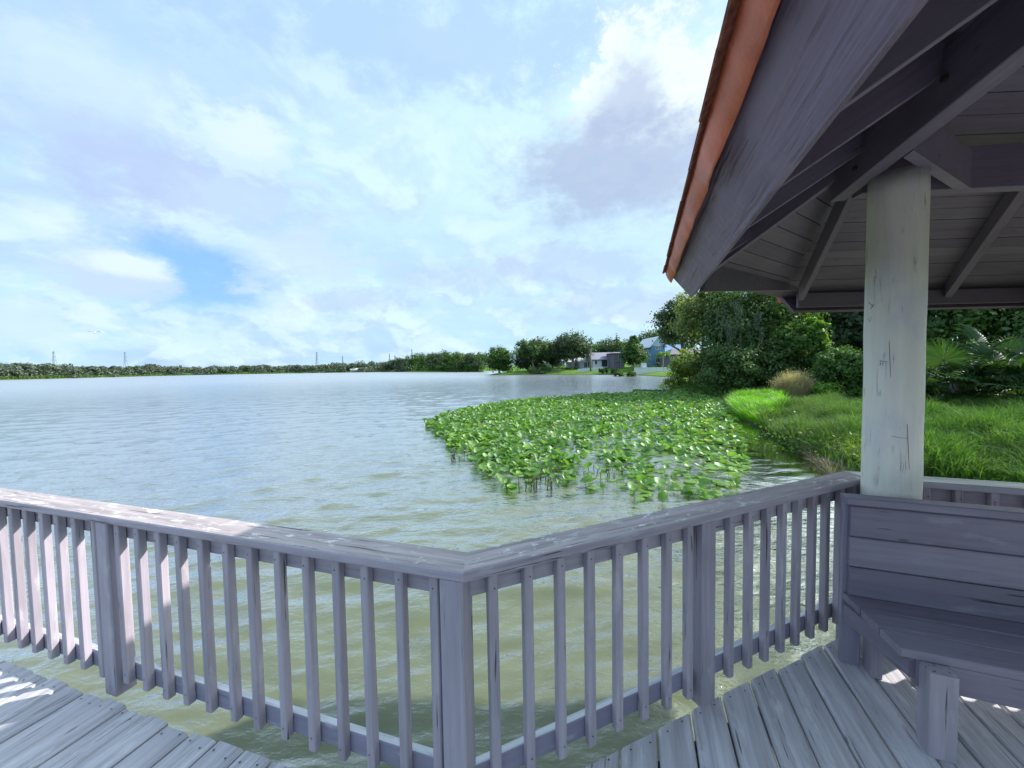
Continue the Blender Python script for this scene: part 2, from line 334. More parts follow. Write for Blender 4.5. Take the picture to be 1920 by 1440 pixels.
gl = t.new('ShaderNodeBsdfGlossy'); ln = t.new('ShaderNodeVectorMath', operation='LENGTH'); t.l.new(pos, ln.inputs[0]); t.put(gl.inputs['Roughness'], t.math('ADD', 0.05, t.math('MULTIPLY', t.step(ln.outputs['Value'], 12.0, 130.0), 0.27))); t.put(gl.inputs['Normal'], bn.outputs[0])
bn2 = t.new('ShaderNodeBump'); t.put(bn2.inputs['Strength'], t.math('SUBTRACT', 0.55, t.math('MULTIPLY', att0.outputs['Fac'], 0.42))); bn2.inputs['Distance'].default_value = 1.0; t.put(bn2.inputs['Height'], hh)
fr = t.new('ShaderNodeFresnel'); fr.inputs['IOR'].default_value = 1.45; t.put(fr.inputs['Normal'], bn2.outputs[0])
mx = t.new('ShaderNodeMixShader'); t.put(mx.inputs[0], t.math('MAXIMUM', t.step(fr.outputs[0], 0.010, 0.27), t.math('MULTIPLY', fr.outputs[0], 0.9))); t.l.new(body.outputs[0], mx.inputs[1]); t.l.new(gl.outputs[0], mx.inputs[2]); t.l.new(mx.outputs[0], t.n['Material Output'].inputs[0])

# ground
m, t, b = new_mat('shore_ground'); M_ground = m
pos = t.new('ShaderNodeNewGeometry').outputs['Position']; sz = t.new('ShaderNodeSeparateXYZ'); t.l.new(pos, sz.inputs[0])
n1 = t.noise(pos, 0.25, 5, 0.6); n2 = t.noise(pos, 2.2, 5, 0.65); n3 = t.noise(pos, 14.0, 4, 0.7)
c = t.mix(t.step(n1, 0.35, 0.65), (0.085, 0.19, 0.025), (0.15, 0.27, 0.04)); c = t.mix(t.math('MULTIPLY', t.step(n2, 0.5, 0.72), 0.5), c, (0.13, 0.17, 0.04))
c = t.mix(t.step(n3, 0.35, 0.7), c, t.mix(1.0, c, (0.62, 0.68, 0.6), 'MULTIPLY'))
c = t.mix(t.step(t.math('ADD', sz.outputs[2], t.math('MULTIPLY', n2, 0.2)), 0.28, 0.12), c, (0.055, 0.05, 0.03))
t.put(b.inputs['Base Color'], c); b.inputs['Roughness'].default_value = 0.9; b.inputs['Specular IOR Level'].default_value = 0.1
bn = t.new('ShaderNodeBump'); bn.inputs['Strength'].default_value = 0.6; bn.inputs['Distance'].default_value = 0.1; t.put(bn.inputs['Height'], n3); t.put(b.inputs['Normal'], bn.outputs[0])

L_oak = leafmat('oak_leaf', (0.048, 0.095, 0.034), (0.132, 0.205, 0.066), 0.28)
L_dark = leafmat('dark_oak_leaf', (0.046, 0.076, 0.042), (0.100, 0.145, 0.075), 0.22)
L_lime = leafmat('lime_leaf', (0.09, 0.19, 0.03), (0.19, 0.33, 0.05), 0.4)
L_mid = leafmat('mid_green_leaf', (0.045, 0.10, 0.026), (0.105, 0.19, 0.045), 0.33)
L_olive = leafmat('olive_leaf', (0.13, 0.19, 0.045), (0.26, 0.33, 0.09), 0.40)
L_pale = leafmat('pale_tip_leaf', (0.17, 0.21, 0.08), (0.30, 0.34, 0.15), 0.35)
L_far = leafmat('haze_tinted_leaf', (0.075, 0.100, 0.080), (0.130, 0.160, 0.115), 0.25, 0.08)  # leaf colour greyed and blued to paint in the distance haze
L_lily = leafmat('lily_leaf', (0.075, 0.185, 0.038), (0.225, 0.38, 0.105), 0.28, 0.8, 0.46, (0.34, 0.36, 0.08)); L_lily.node_tree.nodes['Principled BSDF'].inputs['Specular IOR Level'].default_value = 0.4
L_palm = leafmat('palm_leaf', (0.028, 0.070, 0.025), (0.070, 0.125, 0.042), 0.25)
L_grass = leafmat('bank_grass', (0.065, 0.145, 0.032), (0.125, 0.23, 0.06), 0.35, 0.5, 0.95)
L_bright = leafmat('bright_grass', (0.13, 0.32, 0.025), (0.25, 0.47, 0.045), 0.4, 0.5)
L_weed = leafmat('muted_weed', (0.075, 0.145, 0.04), (0.16, 0.25, 0.075), 0.3, 0.6, 0.9)
L_straw = leafmat('dry_straw', (0.33, 0.26, 0.17), (0.50, 0.42, 0.32), 0.3, 0.8)
L_moss = leafmat('hanging_moss', (0.085, 0.115, 0.085), (0.15, 0.18, 0.14), 0.25)
M_bark = plain('bark', (0.11, 0.09, 0.075), 0.9, 0.4, 8, 0.6, 30)
M_bark2 = plain('pale_bark', (0.27, 0.24, 0.20), 0.9, 0.35, 8, 0.6, 30)

# ================================================================== THE SETTING
# ---- lake outline (anticlockwise shore points, from the near right bank round to behind the deck)
def wz(x, y): p = on_z(x, y, 0.0); return (p[0], p[1])
shore = [wz(1612, 893), wz(1530, 858), wz(1452, 815), wz(1392, 792), wz(1372, 757), wz(1335, 744), wz(1290, 738), wz(1256, 734), (18.2, 45), (26.2, 64), (30.5, 75),
         wz(1240, 706.5), wz(1190, 703.5), wz(1130, 702.5), wz(1060, 702.5), wz(1000, 702), wz(950, 703.5), wz(915, 703), (-3, 150), (-2, 185), (-8, 235),
         wz(820, 697.6), wz(740, 697.3), wz(660, 698.2), wz(560, 699.8), wz(430, 702), wz(300, 704.7), wz(150, 708.8), wz(0, 712.5), (-330, 170), (-380, 60), (-330, -90), (-180, -160), (-40, -120), (8, -40), (14, -12), (13.0, 0), (10.5, 5.0)]
SP = np.array(shore, float)
def shore_sd(P):
    """signed distance to the shoreline, positive on land"""
    P = np.asarray(P, float); d = np.full(len(P), 1e9); inside = np.zeros(len(P), bool)
    for i in range(len(SP)):
        a, bb = SP[i], SP[(i+1) % len(SP)]; ab = bb-a; tt = np.clip(((P-a)@ab)/(ab@ab), 0, 1)
        d = np.minimum(d, np.hypot(*(P-a-tt[:, None]*ab).T))
        cnd = ((a[1] > P[:, 1]) != (bb[1] > P[:, 1])); xs = (bb[0]-a[0])*(P[:, 1]-a[1])/((bb[1]-a[1]) if bb[1] != a[1] else 1e-9)+a[0]
        inside ^= cnd & (P[:, 0] < xs)
    return np.where(inside, -d, d)
def ground_h(P):
    P = np.asarray(P, float); sdv = shore_sd(P); Y = P[:, 1]; X = P[:, 0]
    near = np.clip((90-np.hypot(X, Y))/50, 0, 1)
    land = 0.02 + 0.40*(1-np.exp(-np.maximum(sdv, 0)/1.6)) + np.minimum(np.maximum(sdv, 0), 45)*(0.012*near+0.062*(1-near))
    bumps = 0.05*np.sin(X*1.7+Y*0.6)*np.sin(Y*1.3-X*0.4)*np.clip(sdv, 0, 1)
    bed = -np.minimum(-np.minimum(sdv, 0)*0.18, 1.6)
    return np.where(sdv > 0, land+bumps, bed-0.02)
def gz(x, y): return float(ground_h([(x, y)])[0])
def polar(az_list, r_list):
    A, Rr = np.meshgrid(az_list, r_list); return np.stack([np.sin(A)*Rr, np.cos(A)*Rr], -1).reshape(-1, 2)
def polar_faces(na, nr):
    i = np.arange(na); j = np.arange(nr-1); I, J = np.meshgrid(i, j); I2 = (I+1) % na
    return np.stack([J*na+I, J*na+I2, (J+1)*na+I2, (J+1)*na+I], -1).reshape(-1, 4)
azs = np.concatenate([np.linspace(-58, 58, 420), np.linspace(60, 300, 90)])*math.pi/180
rs = np.geomspace(4.0, 4200, 230)
P2 = polar(azs, rs); gzv = ground_h(P2)
V = np.column_stack([P2, gzv]); V = np.vstack([V, [[0, 0, -1.6]]])
gme = np_mesh('ground', V, polar_faces(len(azs), len(rs)), M_ground, True)
tag(link(bpy.data.objects.new('ground', gme)), kind='structure')
# ---- water, rippled in the mesh near the deck
azs = np.concatenate([np.linspace(-60, 56, 560), np.linspace(60, 294, 60)])*math.pi/180
rs = np.concatenate([np.geomspace(0.9, 70, 430), np.geomspace(75, 4200, 40)])
P2 = polar(azs, rs); X, Y = P2.T; Z = np.zeros(len(P2)); R_ = np.hypot(X, Y)
rng = np.random.RandomState(4)
for k in range(26):
    lam = 0.17*(1.165**k) if k < 19 else rng.uniform(0.3, 0.8); a = rad(rng.normal(-14, 30)); kx, ky = math.sin(a), math.cos(a)
    amp = 0.0105*lam**0.95*rng.uniform(0.6, 1.2); amp = min(amp, 0.012)*(1.25 if lam < 0.5 else 0.85)
    fade = np.clip(1.3-R_/(lam*34), 0, 1)
    ph = 2*math.pi/lam*(X*kx+Y*ky + 0.10*lam*np.sin(X*0.9/lam**0.5+k)*np.cos(Y*0.7+k))+rng.uniform(0, 6.28)
    env = 0.65+0.35*np.sin(X*0.35+k*1.7)*np.sin(Y*0.27+k*2.3)
    Z += fade*amp*env*(np.sin(ph)+0.25*np.sin(2*ph+0.6))
sdw = shore_sd(P2); Z *= np.clip(-sdw/2.5, 0.15, 1)
V = np.column_stack([X, Y, Z])
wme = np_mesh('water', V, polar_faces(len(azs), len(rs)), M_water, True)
# dark tree reflection painted into the water along the near right bank
refl_ = np.clip(1.25+(sdw+0.35*np.sin(X*2.1)+0.3*np.sin(Y*1.7+1))/3.6, 0, 1)*np.clip((34-R_)/8, 0, 1)*np.clip((X-3.5)/2, 0, 1)
wme.attributes.new('tree_reflection', 'FLOAT', 'POINT').data.foreach_set('value', refl_.astype(np.float32))
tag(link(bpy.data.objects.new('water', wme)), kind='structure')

# ================================================================== DECK AND RAILINGS
C0 = on_z(868.8, 1074.2, CAP)
def unit2(v): v = np.array([v[0], v[1], 0.0]); return v/np.linalg.norm(v)
dL = unit2(on_z(0, 938.3, CAP)-C0); wL = np.array([-dL[1], dL[0], 0]); wL = wL*np.sign(wL[1])
dR = unit2(on_z(1614.7, 898.3, CAP)-C0); wR = np.array([-dR[1], dR[0], 0]); wR = wR*np.sign(wR[1])
pF1, pF2 = on_z(1734.4, 903.3, CAP), on_z(1920, 916.7, CAP); dF = unit2(pF2-pF1); wF = np.array([-dF[1], dF[0], 0]); wF = wF*np.sign(wF[1])
# corner of right and far railing
_m = np.array([[dR[0], -dF[0]], [dR[1], -dF[1]]]); _s = np.linalg.solve(_m, (pF1-C0)[:2]); RLEN = _s[0]; C1 = C0 + dR*RLEN
ZUP = np.array([0, 0, 1.0])
def pt(C, d, w, tt, ww, z): p = C + d*tt + w*ww; return (p[0], p[1], z)

def mitre(d, w, other_d):
    """skew of a joint where board (d, w) meets the other along the bisector, in dx per metre of w"""
    bis = d + other_d; bis = bis/np.linalg.norm(bis); return (bis@d)/(bis@w)
def railing(label, C, d, w, length, bal, posts, m0=0.0, m1=0.0, brail=(0.155, 0.155), start=0.0, group='lilac railings round the deck', end_in=0.0):
    base = C + d*length/2 + w*0.06
    t = thing('railing', (base[0], base[1], DECK), label, 'railing', group)
    zc = CAP
    board('cap_rail', pt(C, d, w, start, 0, zc-0.038), pt(C, d, w, length, 0, zc-0.038), w, 0.15, 0.038, M_cap, t, cut0=m0, cut1=m1, ch=0.005)
    board('top_rail', pt(C, d, w, start+0.01, 0, zc-0.13), pt(C, d, w, length-end_in, 0, zc-0.13), w, 0.038, 0.090, M_rail, t, y0=0.0605, cut0=m0, cut1=m1)
    board('bottom_rail', pt(C, d, w, start+0.01, 0, DECK+brail[0]-0.089), pt(C, d, w, length-end_in, 0, DECK+brail[1]-0.089), w, 0.038, 0.089, M_low, t, y0=0.0605, cut0=m0, cut1=m1)
    nails = []
    for k, x in enumerate(bal):
        j = random.uniform(-0.004, 0.004); lean = random.uniform(-0.004, 0.004); zb = DECK+0.057+random.uniform(-0.006, 0.006)
        p0 = pt(C, d, w, x+j, 0.021+random.uniform(0, 0.002), zb); p1 = pt(C, d, w, x+j+lean, 0.021, zc-0.0385)
        board('baluster', p0, p1, w, 0.037, 0.037, M_rail, t, up=tuple(d), z0=0.0)
        for zz in (zb+0.055+random.uniform(-.01, .01), zc-0.085+random.uniform(-.012, .012)):
            nails.append((pt(C, d, w, x+j+0.0185+random.uniform(-.006, .006), 0.0205, zz), -w))
    for x, z0 in posts:
        board('post', pt(C, d, w, x, 0.004, z0), pt(C, d, w, x+random.uniform(-.003, .003), 0.004, zc-0.0385), w, 0.091, 0.091, M_post, t, up=tuple(d), ch=0.006)
    ge = []
    for (p, nrm) in nails:
        p = np.array(p); a = np.array([nrm[1], -nrm[0], 0]); Vn = [p+nrm*0.0012+0.0035*(a*math.cos(q)+ZUP*math.sin(q)) for q in np.linspace(0, 2*math.pi, 7)[:-1]]
        ge.append((Vn, [list(range(6))]))
    Vn, Fn = join(ge); tag(py_obj('nail_heads', [np.array(v)-np.array([base[0], base[1], DECK]) for v in Vn], Fn, M_nail, t, Matrix.Translation((base[0], base[1], DECK)), fix=False), kind='stuff')
    return t
balL = [v-0.0375 for v in (0.155, 0.303, 0.451, 0.598, 0.746, 0.897, 1.052, 1.198, 1.352, 1.499, 1.648, 1.797, 1.942, 2.136, 2.295, 2.452, 2.597, 2.748, 2.893, 3.04, 3.188, 3.336, 3.484, 3.632, 3.78, 3.928)+tuple(4.076+0.148*i for i in range(20))]
railing('left railing running off past the sunlit balusters to the lake edge', C0, dL, wL, 7.1, balL, [(0.010, DECK-0.45), (1.965, DECK-0.005), (3.97, DECK-0.005), (5.95, DECK-0.005)],
        m0=mitre(dL, wL, dR), brail=(0.150, 0.128))
balR = [0.103, 0.248, 0.390, 0.534, 0.679, 0.822, 0.959, 1.096, 1.374, 1.514, 1.648, 1.783, 1.919, 2.052, 2.189, 2.325]
railing('middle railing between the corner post and the round column', C0, dR, wR, RLEN, balR, [(1.165, DECK-0.005), (RLEN-0.12, DECK-0.3)],
        m0=mitre(dR, wR, dL), m1=mitre(dR, wR, -dF)*1.0, brail=(0.150, 0.175), end_in=0.03)
M_litcap = wood('lit_white_cap_paint', (0.40, 0.38, 0.43), (0.7, 0.7, 0.7), DARK, 0.4, 0.3, 0.3, 0.5, top=(0.84, 0.84, 0.80))  # top whitened: the bright light on the far cap is painted in
balF = [0.12+0.146*k for k in range(20)]
railing('far railing behind the bench and the round column', C1, dF, wF, 3.05, balF, [(1.5, DECK-0.3), (2.95, DECK-0.3)], m0=mitre(dF, wF, -dR)*1.0, start=0.0)

[c for c in COL.objects if c.name.startswith('cap_rail')][-1].data.materials[0] = M_litcap
far_rail = [o for o in COL.objects if o.name.startswith('railing') and 'far railing' in o.get('label', '')][0]
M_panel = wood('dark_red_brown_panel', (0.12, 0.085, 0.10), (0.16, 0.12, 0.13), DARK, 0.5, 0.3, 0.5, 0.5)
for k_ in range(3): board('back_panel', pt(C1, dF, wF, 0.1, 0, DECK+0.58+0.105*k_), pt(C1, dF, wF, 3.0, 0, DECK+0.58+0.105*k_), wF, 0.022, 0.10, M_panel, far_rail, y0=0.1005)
# deck planks run square to the left railing; their ends follow the railings
deck = thing('wooden_deck', (0.6, 0.4, DECK-0.2), 'weathered blue grey plank deck under the pavilion beside the lake', 'deck', kind='structure')
PW = 0.1565
def edge_w(tt):
    """how far a plank at rail coordinate tt reaches towards the water"""
    if tt >= 0: return -0.024
    # right railing line, then far railing line, expressed in (t, w) of the left railing
    best = 9
    for (Cc, dd, ww) in ((C0, dR, wR), (C1, dF, wF)):
        o = C0 + dL*tt - Cc; den = wL@ww
        if den > 0.05: best = min(best, (0.012-(o@ww))/den)
    return best
k0 = -34
tsh = 0.908 - PW*6 + PW*0.02
ends = []
for k in range(-30, 45):
    ta = tsh + k*PW; tb = ta + PW-0.0095; e0, e1 = edge_w(ta), edge_w(tb)
    if min(e0, e1) < -1.9: continue
    back = -2.3
    if ta < 0 < tb: e0 = e1 = min(e0, e1)
    p_in = C0 + dL*ta + wL*back; p_out = C0 + dL*ta + wL*((e0+e1)/2); dzv = random.uniform(-0.003, 0.003)
    cut = (e1-e0)/(tb-ta); jig = random.uniform(-0.012, 0.008)
    a = (p_in[0], p_in[1], DECK-0.038+dzv); q = p_out + wL*(-cut*(tb-ta)/2+jig)
    board('plank', a, (q[0], q[1], DECK-0.038+dzv+random.uniform(-0.002, 0.002)), dL, tb-ta, 0.038, M_deck, deck, cut1=cut, ch=0.009)
ge = []
for k in range(-30, 27):
    ta = tsh + k*PW
    for wv_ in (-0.085, -0.73, -1.38):
        for dd_ in (0.035, 0.112):
            e_ = edge_w(ta+dd_); ww_ = e_-0.04 if wv_ == -0.085 else wv_
            if e_ < ww_ + 0.02 or abs(ta) > 4.2: continue
            p = C0 + dL*(ta+dd_+random.uniform(-.008, .008)) + wL*(ww_+random.uniform(-.012, .012))
            ge.append(([(p[0]+0.0045*math.cos(g_), p[1]+0.0045*math.sin(g_), DECK+0.0035) for g_ in np.linspace(0, 2*math.pi, 7)[:-1]], [list(range(6))]))
Vn, Fn = join(ge); tag(py_obj('nail_heads', [np.array(v)-np.array([0.6, 0.4, DECK-0.2]) for v in Vn], Fn, M_nail, deck, WM[deck.name].copy(), fix=False), kind='stuff')
for (Cc, dd, ww, ln) in ((C0, dL, wL, 7.1), (C0, dR, wR, RLEN-0.05), (C1, dF, wF, 3.0)):
    board('rim_joist', pt(Cc, dd, ww, 0.1, -0.11, DECK-0.24), pt(Cc, dd, ww, ln, -0.11, DECK-0.24), ww, 0.045, 0.195, M_dark, deck)
for wv_ in (-0.75, -1.4, -2.05):
    board('joist', pt(C0, dL, wL, -1.2, wv_, DECK-0.24), pt(C0, dL, wL, 7.0, wv_, DECK-0.24), wL, 0.045, 0.195, M_dark, deck)
for (tt, ww_) in ((0.35, -0.3), (2.1, -0.3), (3.9, -0.3), (5.9, -0.3), (-1.0, 0.3), (1.9, -1.9), (-0.8, -1.6)):
    p = C0 + dL*tt + wL*ww_; Vt, Ft = tube_geo([(0, 0, -1.9), (0, 0, DECK-0.245)], [0.11, 0.105], 12)
    py_obj('piling', Vt, Ft, M_dark, deck, Matrix.Translation((p[0], p[1], 0)), True)

# ================================================================== BENCH
bS, bB = on_z(1690, 1216, DECK+0.40), on_z(1588, 1117, DECK+0.40)          # front and back corners of the seat's near end
bd = dF.copy(); bw = wF.copy(); BL = 2.55
if True:
    org = np.array([bB[0], bB[1], 0.0])
    bench = thing('bench', (org[0]+bd[0]*1.2, org[1]+bd[1]*1.2, DECK), 'slate lilac wooden bench with plank back in front of the round column', 'bench')
    depth = float((bB-bS)[:2]@bw[:2]); shear = float((bB-bS)[:2]@bd[:2])/depth
    def bp(tt, ww, z): p = org + bd*tt + bw*ww; return (p[0], p[1], z)
    sz_ = DECK+0.362
    ws = [(-depth, 0.137), (-depth+0.143, 0.137), (-depth+0.286, max(0.08, depth-0.245))]
    for i, (w0, wd) in enumerate(ws):
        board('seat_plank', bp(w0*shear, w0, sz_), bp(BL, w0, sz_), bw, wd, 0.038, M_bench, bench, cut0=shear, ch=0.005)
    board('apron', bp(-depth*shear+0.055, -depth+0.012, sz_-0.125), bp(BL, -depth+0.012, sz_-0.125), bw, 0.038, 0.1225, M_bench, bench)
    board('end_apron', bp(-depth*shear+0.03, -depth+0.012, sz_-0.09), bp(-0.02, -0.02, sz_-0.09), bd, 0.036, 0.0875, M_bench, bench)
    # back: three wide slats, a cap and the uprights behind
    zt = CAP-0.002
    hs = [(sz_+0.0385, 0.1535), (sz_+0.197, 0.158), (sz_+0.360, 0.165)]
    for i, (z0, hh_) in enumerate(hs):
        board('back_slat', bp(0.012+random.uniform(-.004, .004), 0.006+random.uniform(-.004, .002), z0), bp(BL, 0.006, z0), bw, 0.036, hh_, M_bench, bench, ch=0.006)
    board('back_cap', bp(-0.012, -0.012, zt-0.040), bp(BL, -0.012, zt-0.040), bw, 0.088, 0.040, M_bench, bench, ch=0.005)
    for x in (-0.008, 1.25, 2.45):
        board('upright', bp(x, 0.044, DECK), bp(x, 0.044, zt-0.0405), bw, 0.04, 0.085, M_low, bench, up=tuple(bd))
    fl = on_z(1714.8, 1390, DECK)-org; rl = on_z(1601, 1232, DECK)-org
    for x in (-0.045*0+float(on_z(1739.6, 1418.8, DECK)[:2]@bd[:2]-org[:2]@bd[:2]), 1.25, 2.4):
        f2 = float((on_z(1739.6, 1418.8, DECK)-org)@bw)
        board('leg', bp(x, f2, DECK), bp(x, f2, sz_-0.002), bw, 0.09, 0.09, M_post, bench, up=tuple(bd), ch=0.003)
    xr = float((on_z(1632, 1270, DECK)-org)@bd); fr = float((on_z(1632, 1270, DECK)-org)@bw)
    for x in (xr, 1.25, 2.4):
        board('leg', bp(x, fr, DECK), bp(x, fr, sz_-0.002), bw, 0.10, 0.05, M_post, bench, up=tuple(bd))

# ================================================================== PAVILION ROOF AND COLUMN
gaz = thing('pavilion', (2.4, 1.4, DECK), 'purple grey timber pavilion roof with terracotta edge on a round column', 'pavilion')
EZ = EYE[2]
def ez(v): return EZ+v
col_c = np.array([2.14, 2.215])
path = [(0, 0, 0)] + [(random.uniform(-.002, .002), random.uniform(-.002, .002), z) for z in np.linspace(0.1, 2.55, 14)] + [(0, 0, 2.66)]
Vt, Ft = tube_geo(path, [0.129]+[0.129-0.004*i/14+random.uniform(-.001, .001) for i in range(14)]+[0.124], 40)
py_obj('column', Vt, Ft, M_col, gaz, Matrix.Translation((col_c[0], col_c[1], DECK)), True)
# carved scratches on the column face (a small ladder-like mark at eye level)
def colpoint(px, py):
    d = ray(px, py)[:2]; o = -col_c; a = d@d; bq = 2*(d@o); cq = o@o-0.127**2; tt = (-bq-math.sqrt(max(0, bq*bq-4*a*cq)))/(2*a); return EYE+ray(px, py)*tt*0.9992
scr = []
for (xa, ya, xb, yb, wd) in ((1649, 676.5, 1665, 678, .0016), (1649, 683, 1655, 682, .0014), (1651, 677, 1650, 686, .0012), (1656, 678, 1655, 686, .0012), (1661, 678, 1661, 685, .0012), (1628, 566, 1637, 575, .002), (1638, 570, 1632, 580, .002), (1626, 600, 1634, 594, .0016), (1629, 604, 1634, 598, .0016), (1667, 640, 1670, 708, .0016), (1671, 818, 1703, 823, .0014), (1701, 795, 1705, 880, .0018)):
    a_, b_ = colpoint(xa, ya), colpoint(xb, yb); Vt, Ft = tube_geo([a_, (a_*0.5+b_*0.5), b_], [wd*.55, wd*.7, wd*.3], 4); scr.append((Vt, Ft))
Vt, Ft = join(scr); tag(py_obj('carved_scratches', Vt, Ft, M_nail, gaz, fix=False), kind='stuff')

A_, B_ = on_z(1296, 558, ez(0.55)), on_z(1485, 587, ez(0.55)); E0 = on_z(1500, 291, ez(0.55))
d1 = unit2(A_-on_z(1640, 110, ez(0.55))); n1 = np.array([d1[1], -d1[0], 0])            # along the near eave; inward
E_ = A_ - d1*4.5; Cc_ = np.array([5.72, 4.41, ez(0.55)]); D_ = np.array([2.95, -1.1, ez(0.55)])
dAB = unit2(B_-A_); nAB = np.array([dAB[1], -dAB[0], 0]); dBC = unit2(Cc_-B_); nBC = np.array([dBC[1], -dBC[0], 0])
eaves = [(E_, A_), (A_, B_), (B_, Cc_), (Cc_, D_), (D_, E_)]
Z0, OUTS = ez(0.745), 0.143
def plane_of(p, q, slope):
    d = unit2(q-p); n = np.array([d[1], -d[0], 0]); return p, n, slope
def zplane(pl, P): p, n, s = pl; return Z0 + s*((np.array([P[0], P[1], 0])-np.array([p[0], p[1], 0]))@n + OUTS)
S1, SBC = 0.63, 0.285
pl1, plBC = plane_of(E_, A_, S1), plane_of(B_, Cc_, SBC)
def meet(plA, plB, plC_): 
    # planes z = z0 + s*(n.(P-p)+out) ; solve for the point common to three of them
    Am, bv = [], []
    for (p, n, s) in (plA, plB, plC_): Am.append([-s*n[0], -s*n[1], 1.0]); bv.append(Z0 + s*(OUTS - n[0]*p[0]-n[1]*p[1]))
    return np.linalg.solve(np.array(Am), np.array(bv))
plAB = plane_of(A_, B_, 0.50)
Q_ = meet(pl1, plBC, plAB)
# ridge point: along the hip of the near and far slopes, 2.2 m further in
g1, g2 = S1*n1[:2], SBC*nBC[:2]; gd = g1-g2; hd = np.array([-gd[1], gd[0]]); hd = hd/np.linalg.norm(hd); hd *= np.sign(-hd[1])
T_ = np.array([Q_[0]+hd[0]*2.2, Q_[1]+hd[1]*2.2, 0]); T_[2] = zplane(pl1, T_)
def outer(p, na, nb):
    """roof corner above eave corner p, pushed out along both outward normals"""
    m_ = -(na+nb); m_ = m_/np.linalg.norm(m_); k = OUTS/(m_@-na); return np.array([p[0]+m_[0]*k, p[1]+m_[1]*k, Z0])
nCD = plane_of(Cc_, D_, 0)[1]; nDE = plane_of(D_, E_, 0)[1]
Ao, Bo, Co, Do, Eo = outer(A_, n1, nAB), outer(B_, nAB, nBC), outer(Cc_, nBC, nCD), outer(D_, nCD, nDE), outer(E_, nDE, n1)
faces3 = [[Eo, Ao, Q_, T_], [Ao, Bo, Q_], [Bo, Co, T_, Q_], [Co, Do, T_], [Do, Eo, T_]]
def clip(poly, n, c, keep_less):
    res = []; m_ = len(poly)
    for i in range(m_):
        a, b_ = poly[i], poly[(i+1) % m_]; da, db = a@n-c, b_@n-c
        if not keep_less: da, db = -da, -db
        if da <= 0: res.append(a)
        if (da < 0) != (db < 0) and abs(da-db) > 1e-9: res.append(a+(b_-a)*(da/(da-db)))
    return res
for poly in faces3:
    poly = [np.array(p, float) for p in poly]; e = poly[1]-poly[0]; e /= np.linalg.norm(e); nn = np.cross(e, poly[-1]-poly[0]); nn /= np.linalg.norm(nn); nn *= np.sign(nn[2])
    s_ = np.cross(nn, e); s_ *= np.sign(s_[2]) if abs(s_[2]) > 1e-6 else 1
    lo = poly[0]@s_; hi = max(p@s_ for p in poly); w_ = 0.142; k = 0
    while lo+k*w_ < hi-0.01:
        c_ = clip(clip(poly, s_, lo+k*w_+0.003, False), s_, lo+(k+1)*w_-0.003, True)
        if len(c_) >= 3:
            o = np.mean(c_, axis=0); mw = Matrix(((e[0], s_[0], nn[0], o[0]), (e[1], s_[1], nn[1], o[1]), (e[2], s_[2], nn[2], o[2]), (0, 0, 0, 1)))
            B3 = np.array([e, s_, nn]); loc = [B3@(p-o) for p in c_]; n_ = len(loc); jz = random.uniform(0, 0.003)
            Vb = [(p[0], p[1], jz) for p in loc]+[(p[0], p[1], 0.02) for p in loc]
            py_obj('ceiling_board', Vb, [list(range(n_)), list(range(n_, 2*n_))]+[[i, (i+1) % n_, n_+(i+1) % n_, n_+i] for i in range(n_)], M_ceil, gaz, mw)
        k += 1
# covering over the boards
tv = [p+np.array([0, 0, 0.028]) for p in (Eo, Ao, Bo, Co, Do, Q_, T_)]; tv2 = [p+np.array([0, 0, 0.055]) for p in (Eo, Ao, Bo, Co, Do, Q_, T_)]
fi = [[0, 1, 5, 6], [1, 2, 5], [2, 3, 6, 5], [3, 4, 6], [4, 0, 6]]
rimf = [[i, (i+1) % 5, 7+(i+1) % 5, 7+i] for i in range(5)]
py_obj('roof_covering', tv+tv2, [f[::-1] for f in fi]+[[i+7 for i in f] for f in fi]+rimf, M_shing, gaz)
# fascias: wide boards square to the slope, the near one mitred at the open corner
def fascia(p, q, po, qo, ext=0.0):
    # outer face through bottom edge p-q and top edge po-qo; 38 mm thick inward
    d = unit2(q-p); n = np.array([d[1], -d[0], 0])
    nrm = np.cross(q-p, po-p); nrm /= np.linalg.norm(nrm); nrm *= np.sign(nrm@n)
    ex = (q-p)/np.linalg.norm(q-p); ey_ = np.cross(nrm, ex); ey_ *= np.sign(ey_[2]); ez_ = np.cross(ex, ey_)
    o = np.array(p, float); B3 = np.array([ex, ey_, ez_]); sg = np.sign(ez_@nrm)
    pts = [p, q, qo-np.array([0, 0, 0.004]), po-np.array([0, 0, 0.004])]
    loc = [B3@(np.array(v)-o) for v in pts]; th = 0.036*sg
    Vb = [(v[0], v[1], v[2]) for v in loc]+[(v[0], v[1], v[2]+th) for v in loc]
    mw = Matrix(((ex[0], ey_[0], ez_[0], o[0]), (ex[1], ey_[1], ez_[1], o[1]), (ex[2], ey_[2], ez_[2], o[2]), (0, 0, 0, 1)))
    return py_obj('fascia', Vb, [[0, 1, 2, 3], [4, 5, 6, 7], [0, 1, 5, 4], [1, 2, 6, 5], [2, 3, 7, 6], [3, 0, 4, 7]], M_fascia, gaz, mw)
fascia(E_, A_, Eo, Ao); fascia(B_, Cc_, Bo, Co); fascia(Cc_, D_, Co, Do); fascia(D_, E_, Do, Eo)
